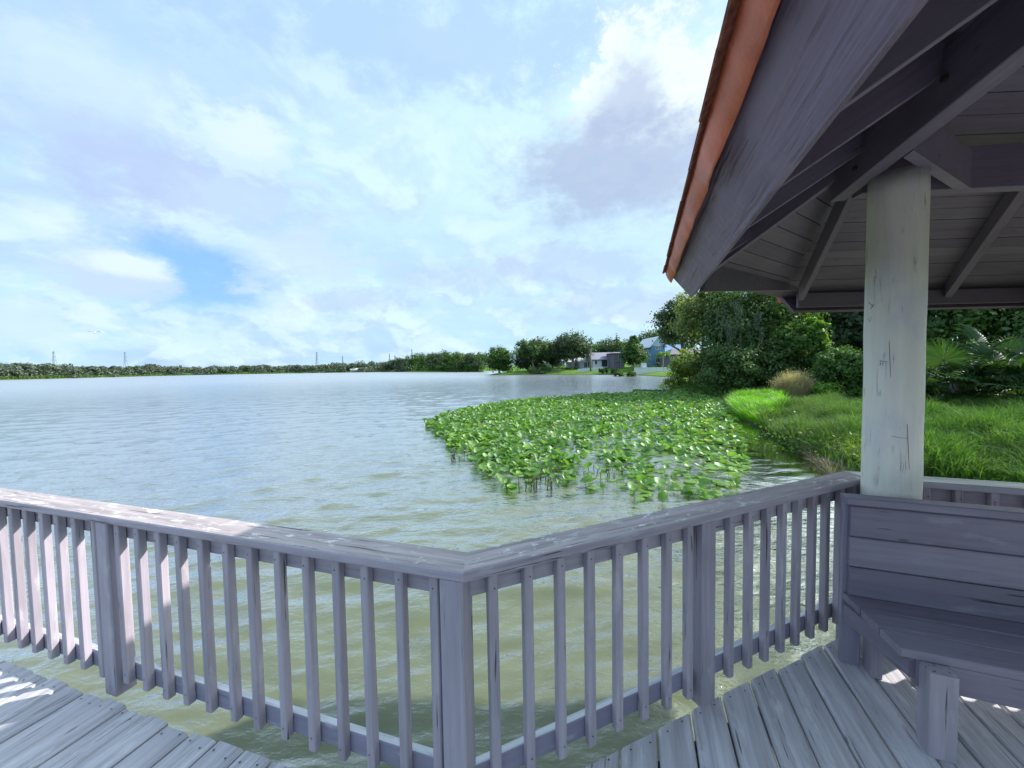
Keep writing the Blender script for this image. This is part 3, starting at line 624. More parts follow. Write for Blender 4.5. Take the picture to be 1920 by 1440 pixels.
# headers behind the fascias (the clipped corner shows only its header)
nh = -nAB; ph = A_ + nAB*0.06
hq = [hit(x, y, ph, nAB) for x, y in ((1318, 546.5), (1524, 543.5), (1524.5, 487.5), (1335, 497))]
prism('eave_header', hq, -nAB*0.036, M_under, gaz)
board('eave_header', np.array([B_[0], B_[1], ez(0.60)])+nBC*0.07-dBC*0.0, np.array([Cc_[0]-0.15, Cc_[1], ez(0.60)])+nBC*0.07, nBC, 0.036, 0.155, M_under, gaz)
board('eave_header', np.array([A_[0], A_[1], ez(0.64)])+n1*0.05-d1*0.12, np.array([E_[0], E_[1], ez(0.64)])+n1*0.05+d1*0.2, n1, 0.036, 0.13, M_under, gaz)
# rafters
def rafter(pb, qb, hgt, th, up=(0, 0, 1)):
    pb, qb = np.array(pb, float), np.array(qb, float); d = qb-pb; n = np.cross(d, [0, 0, 1.0]); n /= np.linalg.norm(n)
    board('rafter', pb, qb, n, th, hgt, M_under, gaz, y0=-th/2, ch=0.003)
for k in range(-3, 5):
    p = on_z(1440, 372, ez(0.55)) + d1*(0.578*k)
    if (A_-p)@d1 < 0.15 or (p-E_)@d1 < 0.2: continue
    dist = 1.22; a_ = p + n1*0.05; z0 = zplane(pl1, a_)-0.165; b2 = p + n1*dist
    # stop at the hip with the clipped corner
    while zplane(plAB, b2) < zplane(pl1, b2) and dist > 0.2: dist -= 0.05; b2 = p+n1*dist
    rafter((a_[0], a_[1], z0), (b2[0], b2[1], zplane(pl1, b2)-0.165), 0.14, 0.042)
hA0 = Ao*0.86+Q_*0.14; rafter((hA0[0], hA0[1], hA0[2]-0.205), (Q_[0]-0.02, Q_[1]+0.02, Q_[2]-0.21), 0.175, 0.042)
rafter((3.05, 4.17, ez(0.64)), (2.21, 2.53, ez(1.125)), 0.175, 0.042)
lo_, up_ = np.array([4.80, 4.38, ez(0.655)]), np.array([3.40, 2.60, ez(1.155)]); rafter(lo_, up_, 0.14, 0.062)
for (xa, ya) in ((4.2, 4.42),):
    pass
# beams bolted to the column
q0, q1 = on_z(1555.8, 379.3, ez(1.0)), on_z(1774.5, 203, ez(1.0)); bdv = unit2(q0-q1); nb = np.array([bdv[1], -bdv[0], 0])
board('beam', q0, q0-bdv*4.0, nb, 0.083, 0.245, M_under, gaz)
f0, f1 = on_z(1824, 353, ez(1.0)), on_z(1920, 348.7, ez(1.0)); b2d = unit2(f1-f0); n2 = np.array([-b2d[1], b2d[0], 0])
s0 = f0 - b2d*((f0-q0)@b2d-0.10); board('beam', s0, s0+b2d*2.3, n2, 0.08, 0.245, M_under, gaz)
g0, g1_, g2_, g3 = on_z(1713, 281.6, ez(1.0)), on_z(1824, 355.5, ez(1.0)), on_z(1786, 353.5, ez(1.0)), on_z(1694, 296, ez(1.0))
prism('corner_block', [g0, g1_, g2_, g3], (0, 0, 0.22), M_under, gaz)
for zb_, back_ in ((0.07, 0.30), (0.17, 0.30), (0.12, 0.95)):
    p = q0 - bdv*back_ + np.array([0, 0, zb_]) - nb*0.004; Vt, Ft = tube_geo([p-nb*0.010, p+nb*0.006], [0.014, 0.014], 6); py_obj('bolt', Vt, Ft, M_nail, gaz)
# terracotta drip edge and the shingle courses along the near eave
def drip(p, q, n, skew0=0.0):
    d = q-p; L = np.linalg.norm(d); d = d/L; N = int(L/0.05); V, Fs = [], []
    prof = [(0.008, -0.052), (0.016, -0.046), (0.036, -0.014), (0.050, 0.020), (0.056, 0.058)]
    rn = np.random.RandomState(3); wob = 1.9*np.convolve(rn.normal(0, 1, N+9), np.ones(5)/5, 'same')
    for i in range(N+1):
        for j, (o, z) in enumerate(prof):
            low = (4-j)/4; oo = o + 0.012*wob[i]*low*0.5; zz = z - 0.010*wob[i]*low
            x = d*(L*i/N)+p - n*oo; V.append((x[0], x[1], x[2]+zz))
    m_ = len(prof)
    for i in range(N):
        for j in range(m_-1): Fs.append([i*m_+j, i*m_+j+1, (i+1)*m_+j+1, (i+1)*m_+j])
    o_ = py_obj('drip_edge', V, Fs, M_terra, gaz, smooth=True); md = o_.modifiers.new('solid', 'SOLIDIFY'); md.thickness = 0.003; return o_
drip(Eo, Ao, n1); drip(Bo, Co, nBC)
for row in range(2):
    x = 0.0; L = float(np.linalg.norm(Ao-Eo)); up1 = np.array([n1[0], n1[1], S1]); up1 /= np.linalg.norm(up1); nr = np.cross(d1, up1); nr *= np.sign(nr[2])
    while x < L-0.1:
        wd = random.uniform(0.26, 0.36); over_ = random.uniform(0.040, 0.056); th = random.uniform(0.007, 0.014); wd = min(wd, L-x)
        o = Eo + d1*x + up1*(-over_ + row*0.14) + nr*(0.062+0.014*row+random.uniform(0, 0.006))
        py_obj('shingle', *boxgeo(0.002, wd-0.003, 0, 0.3, 0, th), M_shing, gaz, Matrix(((d1[0], up1[0], nr[0], o[0]), (d1[1], up1[1], nr[1], o[1]), (d1[2], up1[2], nr[2], o[2]), (0, 0, 0, 1))))
        x += wd

# ================================================================== PLANT BUILDERS
def unit_rows(v): return v/np.maximum(np.linalg.norm(v, axis=1, keepdims=True), 1e-6)
def leaf_mesh(name, P, N, size, mat, asp=0.55, rng=None, droop=0.0):
    """diamond leaves, lightly folded, one per row of P with normal N"""
    rng = rng or np.random; n = len(P); N = unit_rows(N); r = rng.normal(size=(n, 3)); r[:, 2] -= droop
    T = unit_rows(np.cross(N, np.cross(r, N))); Bv = np.cross(N, T); s = (size*np.ones(n)*rng.uniform(0.65, 1.35, n))[:, None]
    V = np.stack([P-T*s, P+Bv*s*asp+N*s*0.15, P+T*s, P-Bv*s*asp+N*s*0.15], 1).reshape(-1, 3)
    return np_mesh(name, V, np.arange(4*n).reshape(n, 4), mat)
def crown_points(blobs, n, rng, clump=0.22, nclump=14, up=0.35, inner=0.25):
    """leaf positions and normals: clumps spread over lumpy shells, so that gaps and lit tops form"""
    area = np.array([b[3]*b[4]+b[4]*b[5]+b[3]*b[5] for b in blobs]); cnt = (area/area.sum()*n).astype(int); Ps, Ns = [], []
    for b, c in zip(blobs, cnt):
        ctr, rd = np.array(b[:3]), np.array(b[3:]); K = max(4, int(nclump*(0.6+0.8*area[0]*0+0.4)))
        cd = unit_rows(rng.normal(size=(K, 3))); cr = rng.uniform(0.62, 1.05, K)[:, None]; cc = cd*cr
        idx = rng.randint(0, K, c); q = cc[idx] + rng.normal(size=(c, 3))*clump*rng.uniform(0.5, 1.2, K)[idx][:, None]
        ins = rng.uniform(size=c) < inner; q[ins] = unit_rows(rng.normal(size=(ins.sum(), 3)))*rng.uniform(0.2, 0.8, (ins.sum(), 1))
        Ps.append(ctr+q*rd); Ns.append(unit_rows(q-cc[idx]*0.35)+rng.normal(size=(c, 3))*0.55+np.array([0, 0, up]))
    return np.vstack(Ps), np.vstack(Ns)
def trunk_geo(h, r, rng, limbs=4, spread=1.5, bend=0.15, top=0.75, flare=1.5):
    parts = []; pts = [(rng.normal()*bend*i/5*h*0.2, rng.normal()*bend*i/5*h*0.2, h*top*i/5) for i in range(6)]; pts[0] = (0, 0, -0.3)
    parts.append(tube_geo(pts, [r*flare*(1 if i == 0 else 0.72) if i < 2 else r*(1-0.13*i) for i in range(6)], 8))
    for k in range(limbs):
        a = 2*math.pi*(k+rng.uniform(-.3, .3))/limbs; i0 = rng.randint(2, 5); p = Vector(pts[i0]); L = spread*rng.uniform(0.7, 1.1)
        q = [p, p+Vector((math.cos(a)*L*0.45, math.sin(a)*L*0.45, L*0.35)), p+Vector((math.cos(a)*L, math.sin(a)*L, L*0.62))]
        parts.append(tube_geo(q, [r*0.5, r*0.34, r*0.13], 6))
    return join(parts)
def crown_blobs(w, h, z0, rng, n=9, flat=0.75, shape='round'):
    """lumps filling a crown w wide from height z0 to h"""
    B = []; hh = h-z0
    for k in range(n):
        u = (k+0.5)/n; zz = z0+hh*(0.22+0.62*u); 
        if shape == 'round': rr = w*0.5*math.sqrt(max(0.08, 1-((zz-z0)/hh*1.55-0.72)**2))
        elif shape == 'cone': rr = w*0.5*max(0.10, 1.0-(zz-z0)/hh*0.95)
        else: rr = w*0.5*min(1.0, 0.55+(zz-z0)/hh)            # umbrella
        a = k*2.399+rng.uniform(-.3, .3); d = rr*rng.uniform(0.35, 0.72) if shape != 'cone' else rr*0.35
        s = w*rng.uniform(0.19, 0.29) if shape != 'cone' else max(rr*0.8, w*0.08)
        B.append((math.cos(a)*d, math.sin(a)*d, zz, s, s, s*flat))
    return B
def leafy(name, label, cat, loc, w, h, z0, n, size, mat, seed, bark=M_bark, shape='round', group=None, limbs=4, nb=9, r=None, extra=None, trunk=True, inner=0.25, clump=0.22, yscale=1.0, up=0.35, crown_name='crown'):
    rng = np.random.RandomState(seed); t = thing(name, loc, label, cat, group); B = crown_blobs(w, h, z0, rng, nb, shape=shape)
    if yscale != 1.0: B = [(b[0], b[1]*yscale, b[2], b[3], b[4]*yscale, b[5]) for b in B]
    if extra: B += extra
    P, N = crown_points(B, n, rng, inner=inner, clump=clump, up=up)
    link(bpy.data.objects.new(crown_name, leaf_mesh(crown_name, P, N, size, mat, rng=rng)), t, WM[t.name].copy())
    if trunk:
        Vt, Ft = trunk_geo(h, r or h*0.028, rng, limbs, w*0.33, top=0.7); py_obj('trunk' if cat in ('tree',) else 'stem', Vt, Ft, bark, t, WM[t.name].copy(), True)
    return t
def copy_tree(src, loc, sc_=(1, 1, 1), rz=0.0, label=None):
    mw = Matrix.Translation(Vector([float(v) for v in loc])) @ Matrix.Rotation(rz, 4, 'Z') @ Matrix.Diagonal((*sc_, 1))
    o = src.copy(); COL.objects.link(o); o.matrix_basis = mw; WM[o.name] = mw
    if label: o['label'] = label
    for ch in list(src.children):
        c = ch.copy(); COL.objects.link(c); c.parent = o; c.matrix_parent_inverse = Matrix.Identity(4); c.matrix_basis = ch.matrix_basis.copy()
    return o
def spot(x, Y): p = at(x, 690, Y); return (p[0], Y, gz(p[0], Y))
def hz(x, y, Y):                                    # height above the water of photo row y at distance Y
    return float(at(x, y, Y)[2])

# ================================================================== FAR SHORE
# the wood along the far left shore reads as one mass
rng = np.random.RandomState(11); Ps, Ns, Ss = [], [], []
tops = [(-60, 676), (0, 678), (45, 679), (70, 683), (95, 679), (115, 684), (150, 685), (200, 687), (260, 686), (290, 683), (330, 687), (380, 687), (430, 686), (480, 684), (520, 685), (560, 684), (600, 683), (640, 680), (680, 679), (715, 677), (745, 675), (770, 676)]
xs = np.array([q[0] for q in tops]); ys = np.array([q[1] for q in tops])
for k in range(760):
    px = rng.uniform(-260, 775); ybase = np.interp(px, [-260, 0, 150, 300, 430, 560, 660, 775], [721, 712.5, 708.8, 704.7, 702, 699.8, 698.2, 697.2])
    d0 = on_z(px, ybase, 0)[1]; back = rng.uniform(3, 60); Yd = d0+back; X_ = (px-960)/F*Yd*1.0
    full = hz(px, float(np.interp(px, xs, ys)), d0+30); base = gz(X_, Yd)
    hgt = max(2.0, (full-base)*(rng.uniform(0.70, 1.0) if back > 18 else rng.uniform(0.30, 0.85))*(1.22 if rng.uniform() < 0.10 else 1.0)); rr = rng.uniform(1.8, 4.6)
    c = 95; q = unit_rows(rng.normal(size=(c, 3))); P = np.array([X_, Yd, base])+np.array([0, 0, hgt-rr*0.75])+q*np.array([rr*1.15, rr, rr*0.8])*rng.uniform(0.6, 1.05, (c, 1))
    c2 = 40; P2_ = np.array([X_, Yd, base])+np.column_stack([rng.normal(size=c2)*rr*0.7, rng.normal(size=c2)*rr*0.6, rng.uniform(0, max(hgt-rr, 0.5), c2)])
    Ps += [P, P2_]; Ns += [q+rng.normal(size=(c, 3))*0.5+[0, 0, 0.3], rng.normal(size=(c2, 3))]
P = np.vstack(Ps); N = np.vstack(Ns)
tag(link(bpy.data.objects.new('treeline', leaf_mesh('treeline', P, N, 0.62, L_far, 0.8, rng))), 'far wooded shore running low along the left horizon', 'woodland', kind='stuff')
# pale reed margin in front of it
rng = np.random.RandomState(12); n = 5200; px = rng.uniform(-200, 760, n); yb = np.interp(px, [-260, 0, 150, 300, 430, 560, 660, 775], [721, 712.5, 708.8, 704.7, 702, 699.8, 698.2, 697.2])
d0 = np.array([on_z(a, c, 0)[1] for a, c in zip(px, yb)])+rng.uniform(0.2, 5, n); P = np.column_stack([(px-960)/F*d0, d0, rng.uniform(0.1, 1.5, n)*np.interp(px, [-200, 120, 300, 760], [1.4, 1.2, 0.6, 0.5])])
tag(link(bpy.data.objects.new('reeds', leaf_mesh('reeds', P, rng.normal(size=(n, 3))+[0, -1.2, 0], 0.55, L_weed, 0.5, rng))), 'low pale reed margin along the far left shore', 'reeds', kind='stuff')

# wooded point beyond the middle of the lake: single trees
PROT = [leafy('point_tree', 'dark rounded tree on the wooded point', 'tree', (0, 0, 0), 13, 12.5, 1.0, 2600, 0.42, m_, 30+i, group='trees on the wooded point', nb=8, inner=0.35) for i, m_ in enumerate((L_dark, L_mid, L_oak))]
pts = [(752, 300, 671, 20), (776, 285, 667, 22), (800, 270, 664, 24), (822, 255, 662, 26), (846, 245, 662, 27), (868, 232, 664, 27), (888, 222, 663, 27), (902, 214, 666, 24), (735, 318, 676, 18), (815, 300, 665, 22), (858, 280, 664, 24), (790, 315, 668, 20), (880, 262, 662, 24), (835, 240, 676, 20), (872, 222, 677, 18), (898, 206, 676, 16)]
where = ['at its far left tip', 'second from its left tip', 'left of its middle', 'near its middle', 'in its middle', 'right of its middle', 'near its right end', 'at its right end', 'behind its left tip', 'set back near its middle', 'set back right of its middle', 'set back near its left tip', 'set back near its right end', 'short, before its middle', 'short, before its right half', 'short one at its right end']
for i, (x, Yd, yt, wpx) in enumerate(pts):
    q = spot(x, Yd); base = max(q[2], 0.3); hgt = hz(x, yt, Yd)-base; s = hgt/12.5; wx = wpx*Yd/F/13*1.75; s *= 1.1
    src = PROT[i % 3]; lab = f'dark rounded tree on the wooded point across the water, {where[i]}'
    if i < 3:
        o = src; mw = Matrix.Translation((q[0], Yd, base)) @ Matrix.Rotation(i*1.3, 4, 'Z') @ Matrix.Diagonal((wx, wx, s, 1)); o.matrix_basis = mw; WM[o.name] = mw; o['label'] = lab
    else: copy_tree(src, (q[0], Yd, base), (wx, wx, s), i*1.3, lab)
rng = np.random.RandomState(13); n = 6500; px = rng.uniform(735, 906, n); d0 = np.interp(px, [735, 820, 906], [318, 248, 205])*rng.uniform(0.97, 1.05, n)
P = np.column_stack([(px-960)/F*d0, d0, rng.uniform(0.0, 1, n)**1.6*4.0+.1]); tag(link(bpy.data.objects.new('undergrowth', leaf_mesh('undergrowth', P, rng.normal(size=(n, 3))+[0, -.6, .5], 0.55, L_mid, 0.7, rng))), 'low bright undergrowth along the edge of the wooded point', 'undergrowth', kind='stuff')

# ---- trees and houses on the opposite lawn
def lawn_tree(name, label, x, Yd, ytop, wpx, z0f, n, size, mat, seed, **kw):
    q = spot(x, Yd); base = max(q[2], 0.15); h = (hz(x, ytop, Yd)-base)*1.0
    return leafy(name, label, 'tree', (q[0], Yd, base), wpx*Yd/F, h, h*z0f, n, size, mat, seed, **kw)
lawn_tree('bushy_tree', 'broad bushy tree alone at the tip of the lawn point by the water', 936, 134, 650, 64, -0.02, 7000, 0.33, L_mid, 41, nb=12, inner=0.35)
lawn_tree('umbrella_tree', 'flat topped dark tree with pale forked trunk on the lawn point', 1000, 130, 636, 66, 0.38, 7000, 0.32, L_oak, 42, bark=M_bark2, shape='umbrella', nb=11, limbs=5, r=0.34)
lawn_tree('oak_tree', 'tall spreading grey green oak beside the white cottage', 1074, 128, 628, 84, 0.30, 8500, 0.33, L_dark, 43, bark=M_bark2, shape='umbrella', nb=13, limbs=6, r=0.5)
lawn_tree('oak_tree', 'lower dark oak between the flat topped tree and the tall spreading oak', 1036, 138, 640, 66, 0.02, 7000, 0.33, L_dark, 44, nb=9)
lawn_tree('shade_tree', 'dark low tree behind the flat topped tree on the lawn point', 990, 142, 652, 74, -0.05, 6000, 0.35, L_dark, 45, nb=9, inner=0.4)
for i, (x, Yd, yt, wp) in enumerate(((1112, 190, 644, 56), (1140, 185, 637, 60), (1172, 180, 634, 58), (1126, 205, 641, 46), (1212, 172, 618, 60), (1240, 165, 610, 66), (1278, 160, 618, 60))):
    lawn_tree('background_tree', 'dark green tree behind the houses, ' + ['left of the bare palm trunk', 'above the grey roofed house', 'just left of the cypress', 'farthest back over the grey roof', 'right of the cypress', 'tallest beside the blue gable', 'hidden behind the big dark oak'][i], x, Yd, yt, wp, 0.1, 3000, 0.42, (L_mid, L_dark, L_oak)[i % 3], 50+i, group='trees behind the houses', nb=9)
lawn_tree('norfolk_pine', 'slim norfolk pine rising above the trees behind the houses', 1156.5, 176, 615, 10, 0.15, 1300, 0.22, L_oak, 58, shape='cone', nb=10, limbs=0, r=0.2)
lawn_tree('cypress', 'shaggy layered cypress standing in front of the yellow house', 1188, 104, 620, 58, 0.10, 8000, 0.27, L_mid, 59, bark=M_bark2, shape='cone', nb=16, limbs=0, r=0.22)
for i, (x, Yd, yt, wp) in enumerate(((998, 122, 689, 26), (1040, 118, 686, 34), (1022, 126, 681, 22), (1128, 104, 690, 12), (1152, 101, 691, 16), (1137, 103, 688, 7), (1223, 93, 684, 16), (1236, 96, 678, 18), (1160, 86, 697, 18), (1184, 84, 698, 20), (1015, 118, 697, 20))):
    q = spot(x, Yd); b_ = max(q[2], 0.1); h = max(0.8, hz(x, yt, Yd)-b_)
    leafy('garden_shrub', 'small rounded green shrub on the far lawn, ' + ['under the flat topped tree', 'dark one below the tall oak', 'pale one between two trunks', 'below the grey house', 'in front of the dark screen', 'narrow one below the grey house', 'clipped one on the white wall', 'beside the small feather palm', 'at the water left of the wall', 'at the water below the wall', 'low at the edge of the lawn point'][i], 'shrub', (q[0], Yd, b_), wp*Yd/F, h, -0.1, 700, 0.16, (L_oak, L_dark, L_mid)[i % 3], 70+i, group='shrubs on the far lawn', nb=5, trunk=True, limbs=2, r=0.05)

# ================================================================== HOUSES ON THE OPPOSITE SHORE
H_white = plain('white_siding', (0.74, 0.75, 0.80), 0.7, 0.05); H_grey = plain('lilac_grey_shingle_roof', (0.27, 0.26, 0.33), 0.85, 0.15, 2); H_blue = plain('teal_blue_siding', (0.13, 0.26, 0.42), 0.7, 0.08)
H_pale = plain('pale_blue_gable', (0.50, 0.62, 0.74), 0.7, 0.06); H_yel = plain('pale_yellow_stucco', (0.66, 0.66, 0.36), 0.8, 0.06); H_glass = plain('dark_window_glass', (0.03, 0.045, 0.07), 0.15, 0.3); H_glass.node_tree.nodes['Principled BSDF'].inputs['Specular IOR Level'].default_value = 0.6
H_screen = plain('dark_insect_screen', (0.20, 0.185, 0.23), 0.8, 0.2, 2); H_bronze = plain('bronze_frame', (0.05, 0.04, 0.045), 0.6); H_metal = plain('pale_metal_roof', (0.62, 0.66, 0.72), 0.45, 0.06); H_brown = plain('brown_grey_roof', (0.20, 0.17, 0.19), 0.85, 0.2, 2)
def house(name, label, x0, x1, Yd, dep, y_base, y_eave, y_ridge, wall, roofm, front_gable=True, wins=(), cat='house', over=0.45, gable_mat=None):
    """gabled house facing the lake, its corners placed from photo columns x0..x1 and rows at distance Yd"""
    X0, X1 = (x0-960)/F*Yd, (x1-960)/F*Yd; zb, ze, zr = hz((x0+x1)/2, y_base, Yd), hz((x0+x1)/2, y_eave, Yd), hz((x0+x1)/2, y_ridge, Yd)
    zb = min(zb, gz((X0+X1)/2, Yd)+0.4); t = thing(name, ((X0+X1)/2, Yd, zb), label, cat); mw = WM[t.name]; w2 = (X1-X0)/2; He, Hr = ze-zb, zr-zb
    V, Fs = boxgeo(-w2, w2, 0, dep, -1.0, He)
    if front_gable:
        py_obj('wall', V, Fs, wall, t, mw.copy())
        o2 = Matrix.Translation((0, 0, 0)); prism_pts = [(-w2, 0.02, He), (w2, 0.02, He), (0, 0.02, Hr)]
        py_obj('gable', prism_pts+[(p[0], dep-0.02, p[2]) for p in prism_pts], [[0, 1, 2], [5, 4, 3], [0, 3, 4, 1], [1, 4, 5, 2], [2, 5, 3, 0]], gable_mat or wall, t, mw.copy())
        sl = (Hr-He)/w2; ze_ = He-sl*over
        for s in (-1, 1):
            Vr = [(s*(w2+over), -over, ze_+0.03), (0, -over, Hr+0.03), (0, dep+over, Hr+0.03), (s*(w2+over), dep+over, ze_+0.03)]; Vr += [(a, b_, c+0.18) for a, b_, c in Vr]
            py_obj('roof_slope', Vr, [[0, 1, 2, 3], [4, 5, 6, 7], [0, 1, 5, 4], [1, 2, 6, 5], [2, 3, 7, 6], [3, 0, 4, 7]], roofm, t, mw.copy())
    else:
        py_obj('wall', V, Fs, wall, t, mw.copy()); hy_ = dep/2
        pr = [(-w2, 0, He), (-w2, dep, He), (-w2, hy_, Hr)]
        py_obj('gable', pr+[(w2, p[1], p[2]) for p in pr], [[0, 1, 2], [5, 4, 3], [0, 3, 4, 1], [1, 4, 5, 2], [2, 5, 3, 0]], wall, t, mw.copy())
        sl = (Hr-He)/hy_
        for s, ya in ((-1, -over), (1, dep+over)):
            Vr = [(-w2-over, ya, He-sl*over+0.03), (w2+over, ya, He-sl*over+0.03), (w2+over, hy_, Hr+0.03), (-w2-over, hy_, Hr+0.03)]; Vr += [(a, b_, c+0.18) for a, b_, c in Vr]
            py_obj('roof_slope', Vr, [[0, 1, 2, 3], [4, 5, 6, 7], [0, 1, 5, 4], [1, 2, 6, 5], [2, 3, 7, 6], [3, 0, 4, 7]], roofm, t, mw.copy())
    for (xa, ya, xb, yb, kind) in wins:
        u0, u1 = (xa-960)/F*Yd-(X0+X1)/2, (xb-960)/F*Yd-(X0+X1)/2; v1, v0 = hz(xa, ya, Yd)-zb, hz(xa, yb, Yd)-zb
        fr = py_obj(kind, *join([boxgeo(u0-0.08, u1+0.08, -0.05, 0.02, v1, v1+0.1), boxgeo(u0-0.08, u1+0.08, -0.05, 0.02, v0-0.1, v0), boxgeo(u0-0.08, u0, -0.05, 0.02, v0, v1), boxgeo(u1, u1+0.08, -0.05, 0.02, v0, v1), boxgeo((u0+u1)/2-0.03, (u0+u1)/2+0.03, -0.045, 0.02, v0, v1)]), H_white if kind == 'window' else H_bronze, t, mw.copy())
        py_obj('pane', *boxgeo(u0, u1, -0.02, -0.005, v0, v1), H_glass, fr, mw.copy())
    return t
def screen_cage(label, x0, x1, Yd, dep, y_base, y_top, nb=5, roofm=None, y_ridge=None, wall=None):
    X0, X1 = (x0-960)/F*Yd, (x1-960)/F*Yd; zb, zt = hz((x0+x1)/2, y_base, Yd), hz((x0+x1)/2, y_top, Yd)
    t = thing('screen_enclosure', ((X0+X1)/2, Yd, zb), label, 'enclosure'); mw = WM[t.name]; w2, Ht = (X1-X0)/2, zt-zb
    py_obj('screen', *boxgeo(-w2, w2, 0.06, dep, -0.8, Ht), H_screen, t, mw.copy())
    for k in range(nb+1):
        u = -w2+2*w2*k/nb; py_obj('frame_post', *boxgeo(u-0.06, u+0.06, -0.02, 0.055, -0.8, Ht), H_bronze, t, mw.copy())
    for z in (Ht*0.38, Ht*0.97): py_obj('frame_rail', *boxgeo(-w2, w2, -0.045, -0.021, z-0.06, z+0.06), H_bronze, t, mw.copy())
    if roofm:
        Hr = hz((x0+x1)/2, y_ridge, Yd)-zb
        Vr = [(-w2-0.5, -0.5, Ht), (w2+0.5, -0.5, Ht), (w2*0.62, dep*0.5, Hr), (-w2*0.55, dep*0.5, Hr), (-w2-0.5, dep+0.5, Ht), (w2+0.5, dep+0.5, Ht)]
        py_obj('hip_roof', Vr, [[0, 1, 2, 3], [5, 4, 3, 2], [4, 0, 3], [1, 5, 2], [0, 4, 5, 1]], roofm, t, mw.copy())
    return t
house('white_cottage', 'small white house at the left end of the row beside the oak trunk', 1068, 1087, 136, 9, 691, 679, 671, H_white, H_metal, False, [(1079, 680, 1084, 687, 'window')])
house('white_cottage', 'low white house with dark openings between the cottage and the bare palm trunk', 1087, 1112, 130, 9, 691, 679, 671, H_white, H_metal, False, [(1096, 680, 1101, 689, 'window'), (1103, 680, 1107, 688, 'window')])
house('grey_roofed_house', 'white lakeside house with broad lilac grey roof and dark porch openings', 1112, 1153, 124, 11, 692, 674, 661, H_white, H_grey, False, [(1116, 676, 1120, 683, 'window'), (1129, 675, 1139, 687, 'porch_opening'), (1142, 675, 1150, 684, 'porch_opening')])
screen_cage('tall dark screened pool enclosure between the grey roof and the cypress', 1153, 1171, 116, 10, 690, 662, 4, H_brown, 659)
house('yellow_house', 'pale yellow house partly hidden by the cypress', 1200, 1222, 112, 9, 690, 654, 645, H_yel, H_brown, False, [(1214, 668, 1219, 682, 'window')])
house('blue_house', 'two storey teal blue house with pale gable and white trim', 1221, 1247, 108, 12, 690, 648, 632, H_blue, H_white, True, [(1230, 649, 1233.5, 655, 'window'), (1235, 649, 1238.5, 655, 'window'), (1230, 671, 1236, 679, 'window')], gable_mat=H_pale)
house('blue_wing', 'teal blue side wing of the blue house under the big dark oak', 1248, 1292, 112, 9, 690, 660, 646, H_blue, H_blue, False, [], cat='house')
screen_cage('dark purple screened enclosure with grey hipped roof right of the feather palm', 1258, 1330, 100, 9, 684, 664, 7, H_brown, 652)
Yw = 91; Xa, Xb = (1190-960)/F*Yw, (1300-960)/F*Yw; zt_, zb_ = hz(1230, 689.5, Yw), hz(1230, 699, Yw)
t = thing('retaining_wall', ((Xa+Xb)/2, Yw, zb_), 'long white retaining wall above the water below the blue house', 'wall')
for k in range(8):
    u0 = Xa-(Xa+Xb)/2+(Xb-Xa)*k/8; py_obj('panel', *boxgeo(u0+0.01, u0+(Xb-Xa)/8-0.01, 0, 0.25, -0.8, zt_-zb_), H_white, t, WM[t.name].copy())
py_obj('coping', *boxgeo(Xa-(Xa+Xb)/2-0.1, Xb-(Xa+Xb)/2+0.1, -0.06, 0.32, zt_-zb_+0.002, zt_-zb_+0.12), H_white, t, WM[t.name].copy())
py_obj('end_pillar', *boxgeo(Xa-(Xa+Xb)/2+1.9, Xa-(Xa+Xb)/2+2.9, 0.3, 1.2, -0.5, hz(1207, 681, Yw)-zb_), H_white, t, WM[t.name].copy())
Yf = 112
t = thing('picket_fence', ((1110-960)/F*Yf, Yf, hz(1110, 691, Yf)), 'white sloping fence along the lawn below the cottages', 'fence')
for k in range(15):
    x = 1085+k*3.2; z1 = hz(x, np.interp(x, [1085, 1130], [691.5, 687.5]), Yf); p = ((x-960)/F*Yf, Yf)
    py_obj('picket', *boxgeo(-0.21, 0.21, 0, 0.05, -1.2, 0), H_white, t, Matrix.Translation((p[0], p[1]+0.01*(k % 2), z1)))
# boats or pale sheds seen through the trunks
for i, (x, y, w_) in enumerate(((1008, 690.5, 1.6), (1027, 688, 2.2))):
    Yb = 150; q = (at(x, y, Yb)); t = thing('garden_shed', (q[0], Yb, gz(q[0], Yb)), 'small white shed glimpsed ' + ['behind the forked pale trunk', 'between the two darkest trees'][i], 'shed', 'sheds behind the lawn trees')
    py_obj('wall', *boxgeo(-w_, w_, 0, 2.5, -0.3, 2.2), H_white, t, WM[t.name].copy()); V_ = [(-w_-0.2, -0.2, 2.2), (w_+0.2, -0.2, 2.2), (w_+0.2, 2.7, 2.2), (-w_-0.2, 2.7, 2.2), (-w_-0.2, 1.25, 3.0), (w_+0.2, 1.25, 3.0)]
    py_obj('roof', V_, [[0, 1, 5, 4], [2, 3, 4, 5], [0, 4, 3], [1, 2, 5], [0, 3, 2, 1]], H_metal, t, WM[t.name].copy())
# distant pale roofs on the far shore
for i, x in enumerate((668, 684)):
    Yb = 330; q = at(x, 694, Yb); t = thing('boathouse', (q[0], Yb, 0.4), 'tiny pale boathouse on the far shore, ' + ('the left one' if i == 0 else 'the right one') + ' of the pair', 'boathouse', 'boathouses on the far shore')
    py_obj('wall', *boxgeo(-2.6, 2.6, -6, 0, 0, 1.8), H_white, t, WM[t.name].copy()); py_obj('roof', [(-3, -6.4, 1.8), (3, -6.4, 1.8), (3, 0.3, 1.8), (-3, 0.3, 1.8), (-3, -3, 3.0), (3, -3, 3.0)], [[0, 1, 5, 4], [2, 3, 4, 5], [0, 4, 3], [1, 2, 5], [0, 3, 2, 1]], H_metal, t, WM[t.name].copy())

